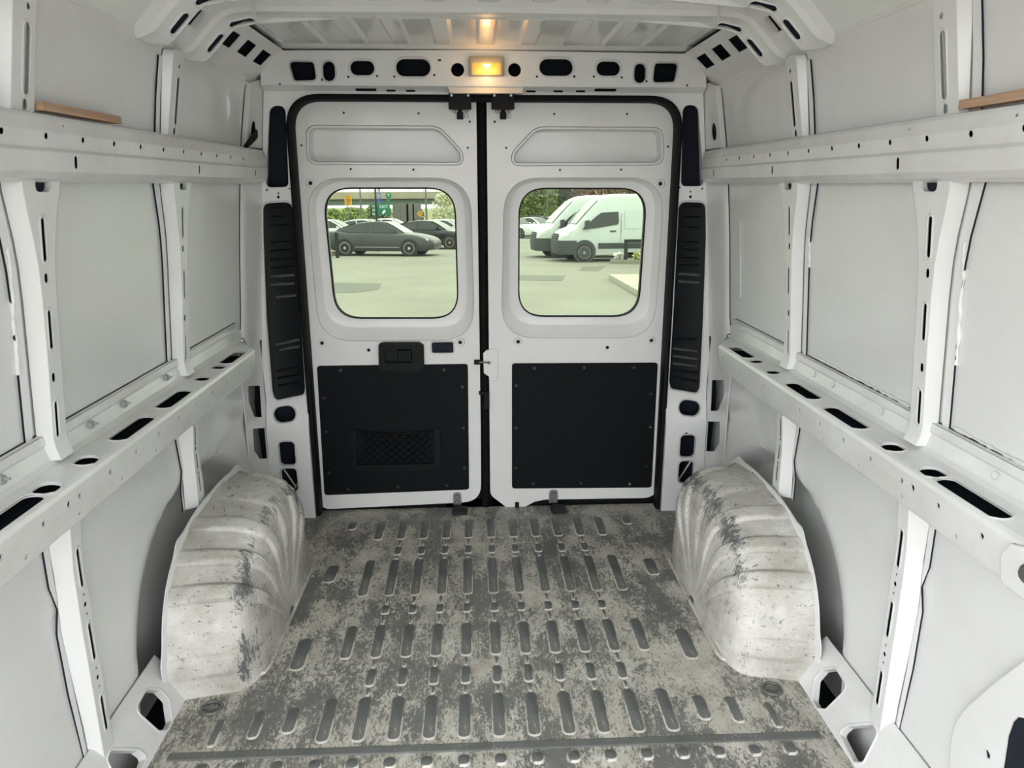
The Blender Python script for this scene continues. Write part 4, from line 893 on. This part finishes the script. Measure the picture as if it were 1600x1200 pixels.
def cargo_van(label, x, y, rz):
    root = thing('cargo_van', label, 'van', (0,0,0), 'white cargo vans outside'); P = CG['van']
    st = [(-3.0,.45,2.45,.90),(-2.9,.38,2.60,.97),(-1,.36,2.66,1.0),(.6,.36,2.66,1.0),(1.0,.36,2.62,1.0),(1.3,.36,2.50,.99),(1.6,.36,2.24,.98),(1.95,.36,1.88,.975),(2.2,.36,1.60,.97),(2.36,.38,1.38,.96),(2.6,.40,1.29,.93),(2.8,.42,1.20,.88),(2.92,.46,1.08,.80),(2.97,.5,.98,.68)]
    def sec(X, zb, zt, hw):
        zm = min(1.25, zt-.12); k = max(0, zt-zm); half = [(0,zt),(hw*.6,zt-.012),(hw*(.88 if k < .6 else .80),zt-.06),(hw*(.95 if k < .6 else .87),zt-.10 if k < .6 else zt-.18),(hw*.985,zm),(hw,zm-.25),(hw,zb+.1),(hw*.97,zb)]
        return [(X,a,b) for a, b in half]+[(X,-a,b) for a, b in half[:0:-1]]
    MB().loft([sec(*q) for q in st], True, True, True).build('body', P, root, 40, local=True)
    for s in (1, -1):
        yy = lambda z, s=s: s*(1.0-.09*max(0, z-1.22)/1.2+.012)
        g = [(2.10,1.27),(1.55,1.76),(1.32,1.92),(.62,1.96),(.60,1.55),(.66,1.46),(1.5,1.33)]
        MB().add([(a, yy(b), b) for a, b in g], [tuple(range(len(g)))]).build('side_window', CGL, root, local=True)
        MB().box((-2.85,min(s*.99,s*1.02),.52),(1.42,max(s*.99,s*1.02),.74)).build('side_strip', DARK, root, local=True)
        MB().box((.72,min(s*.995,s*1.03),1.18),(.95,max(s*.995,s*1.03),1.23)).build('door_handle', DARK, root, local=True)
        MB().loft([[(2.0,s*1.0,1.28),(2.0,s*1.20,1.30),(2.0,s*1.20,1.62),(2.0,s*1.0,1.60)],[(1.86,s*1.0,1.28),(1.84,s*1.20,1.30),(1.84,s*1.20,1.64),(1.86,s*1.0,1.62)]], True, True, True).build('mirror', DARK, root, local=True)
        MB().loft([[(2.62,s*.935,1.02),(2.80,s*.89,.99),(2.95,s*.74,.95)],[(2.52,s*.945,1.18),(2.74,s*.91,1.14),(2.92,s*.77,1.06)]], closed=False).build('head_lamp', HEAD, root, local=True)
        for X in (-1.95, 1.98):
            MB().disc((X, s*.985, .40), (0,s,0), .47, .022, 26, .46).build('wheel_arch_trim', DARK, root, local=True); wheel(root, X, s*1.01, .37, .24, STEELRIM, 8)
        for X in (.50, -.75): MB().box((X,min(s*.99,s*1.005),.76),(X+.012,max(s*.99,s*1.005),1.9)).build('door_gap', DARK, root, local=True)
        MB().loft([[(.35,s*.95,1.98),(.35,s*1.004,1.30)],[(-2.6,s*.95,1.98),(-2.6,s*1.004,1.30)]], closed=False).build('side_panel', P, root, local=True)
    b = MB(); b.loft([[(2.40,a*.99,z),(2.75,a*.93,z),(2.98,a*.75,z),(3.04,a*.4,z),(3.04,0,z)][::1] for a, z in ()], False) if False else None
    lo = []
    for z, k in ((.30,.97),(.36,1.0),(.62,1.012),(.84,1.0)):
        half = [(2.30,1.0),(2.55,.97),(2.80,.90),(2.97,.76),(3.05,.45),(3.07,0)]
        lo.append([(2.30+(X-2.30)*k if z > .5 else 2.30+(X-2.30)*(k-.03), a*1.012, z) for X, a in half]+[(2.30+(X-2.30)*k if z > .5 else 2.30+(X-2.30)*(k-.03), -a*1.012, z) for X, a in half[-2::-1]])
    MB().loft(lo, closed=False).build('front_bumper', DARK, root, 40, local=True)
    gr = MB().loft([[(3.03,-.55,.80),(3.03,.55,.80)],[(2.99,-.58,1.0),(2.99,.58,1.0)],[(2.93,-.5,1.10),(2.93,.5,1.10)]], closed=False).build('grille', TYRE, root, local=True)
    for z in (.84,.92,1.0): MB().box((2.99,-.54,z),(3.045-.15*(z-.8),.54,z+.025)).build('grille_bar', STEEL, gr, local=True)
    MB().loft([[(2.30,-.80,1.50),(2.30,.80,1.50)],[(1.95,-.78,1.895),(1.95,.78,1.895)],[(1.40,-.70,2.43),(1.40,.70,2.43)]], closed=False).build('windscreen', plain('van_windscreen', (.16,.2,.18), .06), root, local=True)
    place(root, x, y, rz, 1.0); return root
a_ = math.pi+.10; c0 = gpx(913, 409.5)
cargo_van('white cargo van parked side-on, nearer of the two beyond the right rear window', c0.x+1.98*math.cos(.10)-1.0*math.sin(.1), c0.y+1.0+1.98*math.sin(.10), a_)
cargo_van('white cargo van half hidden behind the nearer van', c0.x+1.98-.78, c0.y+3.9, a_)
# ---- railing, bollard, poles and signs
RAILM = plain('black_painted_steel', (.012,.014,.014), .5); POLE = plain('galvanised_pole', (.12,.125,.12), .5, .4)
q = gpx(975, 403); rr_ = thing('railing', 'black tubular railing in front of the nearer white van', 'railing', (q.x, q.y-3.6, gz(q.y-3.6)+.15))
yb = q.y-3.6; s_ = yb/q.y; bx = q.x*s_; z0 = gz(yb)+.15; zt = at(975, 375, Y=yb).z
MB().box((bx,yb,z0),(bx+.13,yb+.10,zt)).build('post', RAILM, rr_); MB().box((bx+2.4,yb,z0),(bx+2.53,yb+.10,zt)).build('post', RAILM, rr_)
MB().box((bx,yb-.005,zt-.10),(bx+2.53,yb+.105,zt+.02)).build('rail', RAILM, rr_)
q = gpx(530.5, 399); z0 = gz(q.y-2); yb = q.y-2.0; bx = X_(530.5, yb); o = MB().box((bx-.07,yb,gz(yb)),(bx+.07,yb+.12,gz(yb)+1.08)).disc((bx,yb+.06,gz(yb)+1.08),(0,0,1),.08,.05,8,.03).build('bollard', RAILM, None, origin=(bx,yb,gz(yb))); tago(o, 'slim black bollard in front of the grey sedan tail', 'bollard')
DG_ = bpy.context.evaluated_depsgraph_get
def text(parent, s, size, loc, mat, name='lettering'):
    c = bpy.data.curves.new('t', 'FONT'); c.body = s; c.size = size; c.align_x = 'CENTER'; c.align_y = 'CENTER'; c.extrude = .004
    t = bpy.data.objects.new('t', c); COL.objects.link(t); me = bpy.data.meshes.new_from_object(t.evaluated_get(DG_())); bpy.data.objects.remove(t)
    o = bpy.data.objects.new(name, me); COL.objects.link(o); me.materials.clear(); me.materials.append(mat); o.parent = parent; o.location = loc; o.rotation_euler = (math.pi/2,0,0); return o
SGREEN = plain('green_sign_sheet', (.0,.15,.085), .5); SWHITE = plain('white_sign_sheet', (.85,.88,.85), .4); SYEL = plain('yellow_sign_sheet', (.62,.30,.008), .5); SBLUE = plain('blue_sign_sheet', (.04,.08,.42), .4); SBLK = plain('black_sign_ink', (.02,.02,.02), .5)
def panel(parent, name, x0, y0, x1, y1, Y, mat, r=.04):
    a, b = at(x0, y0, Y=Y), at(x1, y1, Y=Y); p = rpoly([(a.x,a.z),(b.x,a.z),(b.x,b.z),(a.x,b.z)], r, 4)
    o = MB().loft([[(u, Y, v) for u, v in p], [(u, Y-.015, v) for u, v in p]], True, True, True).build(name, mat, parent); return o, (a+b)/2, abs(b.x-a.x), abs(a.z-b.z)
YS = 38.0; pc_ = at(588, 340, Y=YS)
sg = thing('road_sign', 'green exit sign with an upper right arrow on a dark pole with round markers', 'sign', (pc_.x, YS, gz(YS)))
MB().tube([(pc_.x, YS+.06, gz(YS)), (pc_.x, YS+.06, at(588,270,Y=YS).z)], .055, 8).build('pole', RAILM, sg)
pn, c, w_, h_ = panel(sg, 'exit_panel', 590.2,317.5,609.6,336, YS, SGREEN)
rel = lambda p: Vector(p)-sg.location
text(sg, 'EXIT', h_*.36, rel((c.x, YS-.02, c.z+h_*.20)), SWHITE)
ar = [(-.10,-.20),(-.04,-.20),(.07,-.06),(.12,-.11),(.12,.10),(-.09,.10),(-.03,.04),(-.16,-.11),(-.16,-.20)]
MB().loft([[(c.x+u*h_*1.0, y_, c.z-h_*.18+v*h_*1.0) for u, v in ar] for y_ in (YS-.016, YS-.022)], True, False, True).build('arrow', SWHITE, sg)
panel(sg, 'side_panel', 581.5,319,586.6,338.5, YS, SGREEN, .03)
for yy, tx in ((322.5,'N'),(328.5,'W'),(334.5,'N')): cc_ = at(584, yy, Y=YS); text(sg, tx, .15, rel((cc_.x, YS-.02, cc_.z)), SWHITE)
bl, c, w_, h_ = panel(sg, 'blue_panel', 589.6,291,594.8,316.5, YS, SBLUE, .02)
cc_ = at(592, 306, Y=YS); text(sg, ')', .26, rel((cc_.x, YS-.02, cc_.z)), SWHITE); cc_ = at(592, 298, Y=YS); text(sg, '(', .2, rel((cc_.x, YS-.02, cc_.z)), SWHITE)
for x_, y_, r_, tx in ((607,305.5,.15,'T'),(607,313,.095,'/')):
    cc_ = at(x_, y_, Y=YS); d_ = MB().disc((cc_.x,YS,cc_.z),(0,-1,0),r_,.012,20).build('round_marker', SGREEN, sg); MB().loft([[(cc_.x+k_*r_*math.cos(t), YS-.016, cc_.z+k_*r_*math.sin(t)) for t in [q_*6.2832/20 for q_ in range(20)]] for k_ in (.92,.78)]).build('marker_ring', SWHITE, d_); text(sg, tx, r_*1.2, rel((cc_.x, YS-.02, cc_.z)), SWHITE)
YW = 44.0; a = at(544, 330, Y=YW); yw = thing('road_sign', 'yellow ramp speed sign reading 20', 'sign', (a.x, YW, gz(YW)))
MB().tube([(a.x,YW+.05,gz(YW)),(a.x,YW+.05,at(544,306,Y=YW).z)], .03, 8).build('pole', POLE, yw)
pn, c, w_, h_ = panel(yw, 'sign_panel', 538,305.5,550,320.5, YW, SYEL, .03); rel = lambda p: Vector(p)-yw.location
text(yw, '20', h_*.46, rel((c.x, YW-.02, c.z-h_*.02)), SBLK); text(yw, 'RAMP', h_*.17, rel((c.x, YW-.02, c.z+h_*.36)), SBLK); text(yw, 'MPH', h_*.16, rel((c.x, YW-.02, c.z-h_*.36)), SBLK)
YA = 60.0; a = at(656, 334, Y=YA); yd = thing('road_sign', 'yellow diamond warning sign beyond the black coupe', 'sign', (a.x, YA, gz(YA)))
MB().tube([(a.x,YA+.05,gz(YA)),(a.x,YA+.05,a.z)], .03, 8).build('pole', POLE, yd)
MB().loft([[(a.x+.24*u, y_, a.z+.24*v) for u, v in ((1,0),(0,1),(-1,0),(0,-1))] for y_ in (YA, YA-.015)], True, True, True).build('sign_panel', SYEL, yd); MB().box((a.x-.03,YA-.02,a.z-.12),(a.x+.03,YA-.015,a.z+.10)).build('symbol', SBLK, yd)
def lpole(px_, Y, lab, ytop=255, arm=None):
    x = X_(px_, Y); r = thing('light_pole', lab, 'pole', (x, Y, gz(Y))); zt = at(px_, ytop, Y=Y).z
    MB().tube([(x,Y,gz(Y)),(x,Y,zt)], [.09,.06], 8).build('mast', POLE, r)
    if arm: z = at(px_, arm, Y=Y).z; MB().tube([(x,Y,z),(x-.4,Y,z+.03)], .03, 6).box((x-.75,Y-.08,z),(x-.4,Y+.08,z+.10)).build('lamp_head', POLE, r)
lpole(668, 58, 'thin grey pole right of the exit sign'); lpole(852, 70, 'thin light pole with a small lamp arm among the trees', 255, 325); lpole(570, 64, 'pale pole left of the exit sign')
# ---- overpass
BR = plain('green_grey_girder_paint', (.14,.20,.155), .6); BRC = asphalt('overpass_concrete', (.30,.28,.20), (.40,.37,.27), .5); BRD = plain('shaded_pier_concrete', (.14,.14,.13), .9)
ov_ = thing('overpass', 'highway overpass with green steel girder and concrete parapet', 'bridge', (-20,92,gz(92)))
def bridge_part(name, y0px, y1px, mat, dy0, dy1):
    yl, yr = 88.0, 104.0; xl, xr = -40.0, X_(735, 104)
    def zz(px0, px1, Y): return at(600, px0, Y=96).z
    zt, zb = at(600, y0px, Y=96).z, at(600, y1px, Y=96).z
    f_ = lambda x: 88+(x+40)/(xr+40)*16
    MB().loft([[(x, f_(x)+dy0, zb), (x, f_(x)+dy1, zb), (x, f_(x)+dy1, zt), (x, f_(x)+dy0, zt)] for x in (xl, xr)], True, True, True).build(name, mat, ov_)
bridge_part('parapet', 300.5, 311.5, BRC, -.3, 10.3); bridge_part('girder', 311.5, 320, BR, .3, 1.2); bridge_part('far_girder', 312, 320, BR, 8.8, 9.6); bridge_part('deck', 309, 313, BRD, 0, 10)
bridge_part('girder_flange', 319.5, 321.5, BR, .1, 1.4)
for x in (X_(622,98), X_(634,98), X_(647,100)-.2, X_(655,101)): MB().box((x-.5,99,gz(99)-1),(x+.5,100.6,at(600,320,Y=96).z)).build('pier', BRD, ov_)
for k in range(22): x = -38+k*1.72; MB().box((x-.03,88.2+(x+40)*.4,at(600,301,Y=96).z),(x+.03,88.26+(x+40)*.4,at(600,295.5,Y=96).z)).build('fence_post', POLE, ov_)
MB().loft([[(-40,94,gz(94)),(X_(536,94),94,gz(94)+.2),(X_(512,94),94,at(512,322,Y=94).z),(-40,94,at(512,322,Y=94).z)],[(-40,98,gz(94)),(X_(536,98),98,gz(94)),(X_(512,98),98,at(512,322,Y=94).z),(-40,98,at(512,322,Y=94).z)]], True, True, True).build('abutment', CONCD, ov_)
# ---- trees and bushes
EMB = asphalt('dry_grass', (.20,.21,.10), (.30,.29,.17), .6)
o = MB().loft([[(-60,128,gz(128)-.2),(-60,133,gz(128)+2.1),(-60,150,gz(128)+2.2)],[(4,128,gz(128)-.2),(4,133,gz(128)+1.7),(4,150,gz(128)+1.8)]], closed=False).build('grass_bank', EMB, None, origin=(-28,130,gz(128))); tago(o, 'pale grassy bank beyond the overpass', 'grass bank')
def leafmat(name, a, b):
    m, nt, bs = newmat(name); r = ramp(nt, noise(nt, .9, 4, .7, objco(nt, (1,1,1))), [(.3, a), (.7, b)]); nt.links.new(r.outputs[0], bs.inputs['Base Color']); bs.inputs['Roughness'].default_value = .7; return m
LG = leafmat('fresh_green_leaves', (.10,.17,.035), (.26,.33,.09)); LD = leafmat('dark_evergreen_leaves', (.028,.055,.022), (.085,.12,.045)); LR = leafmat('reddish_spring_twigs', (.11,.065,.045), (.27,.15,.11)); LY = leafmat('pale_blossom_leaves', (.34,.36,.20), (.60,.60,.42)); BARK = plain('bark', (.06,.05,.04), .9)
def tree(px_, Y, h, r, mat, lab, n=900, leaf=.32, name='tree'):
    x = X_(px_, Y); root = shrub((x, Y, gz(Y)), r, h, mat, n, name, lab, 'tree' if name == 'tree' else 'bush', leaf)
    if name == 'tree':
        t = MB(); t.tube([(0,0,0),(.1,0,h*.5),(0,.1,h*.9)], [.22,.14,.04], 7)
        for k in range(7): a = k*2.4; t.tube([(0,0,h*(.25+.08*k)),(r*.7*math.cos(a),r*.7*math.sin(a),h*(.42+.08*k))], [.07,.015], 5)
        t.build('trunk', BARK, root, local=True)
    return root
pos = ['at the left edge of the right rear window','second from the left edge of the right rear window','third from the left edge of the right rear window']
for k, (px_, Yt) in enumerate(((806,97),(824,103),(842,98))): tree(px_, Yt, 9.5, 2.2, LG, 'bright green leafy tree '+pos[k], 2600, .26)
for k, (px_, w_) in enumerate(((858,'beside the light pole'),(876,'above the farther white van nose'),(894,'above the farther white van windscreen'))): tree(px_, 103+6*k, 12.5, 2.4, LD, 'tall dark evergreen tree '+w_, 3000, .3)
for k, (px_, w_) in enumerate(((908,'next to the evergreens'),(930,'above the roof of the farther van'),(955,'above the cab of the nearer van'),(980,'above the roof of the nearer van'),(1006,'at the right edge of the right rear window'))): tree(px_, (103,95,88,95,88)[k], 10.5, 2.4, LR, 'reddish brown budding tree '+w_, 2200, .24)
for k, px_ in enumerate((822,)): tree(px_, 124, 12, 5, LD, 'dark tree behind the bright green trees', 1800, .4)
tree(940, 132, 14, 6, LD, 'dark tree behind the reddish trees', 2600, .45)
for px_, Y, h, r, m_, lab in ((700,86,4.4,1.8,LY,'pale blossoming bush at the right edge of the left rear window'), (724,79,4.0,1.7,LY,'pale blossoming bush behind the centre gap of the doors'), (526,84,2.2,1.5,LG,'green bush under the overpass at the left window edge'), (558,89,2.4,1.9,LG,'green bush under the overpass left of the exit sign'), (596,118,3.2,2.2,LD,'dark bush far under the overpass behind the exit sign'), (644,122,3.0,2.2,LD,'dark bush far under the overpass between the piers')):
    tree(px_, Y, h, r, m_, lab, 1500, .2, 'bush')
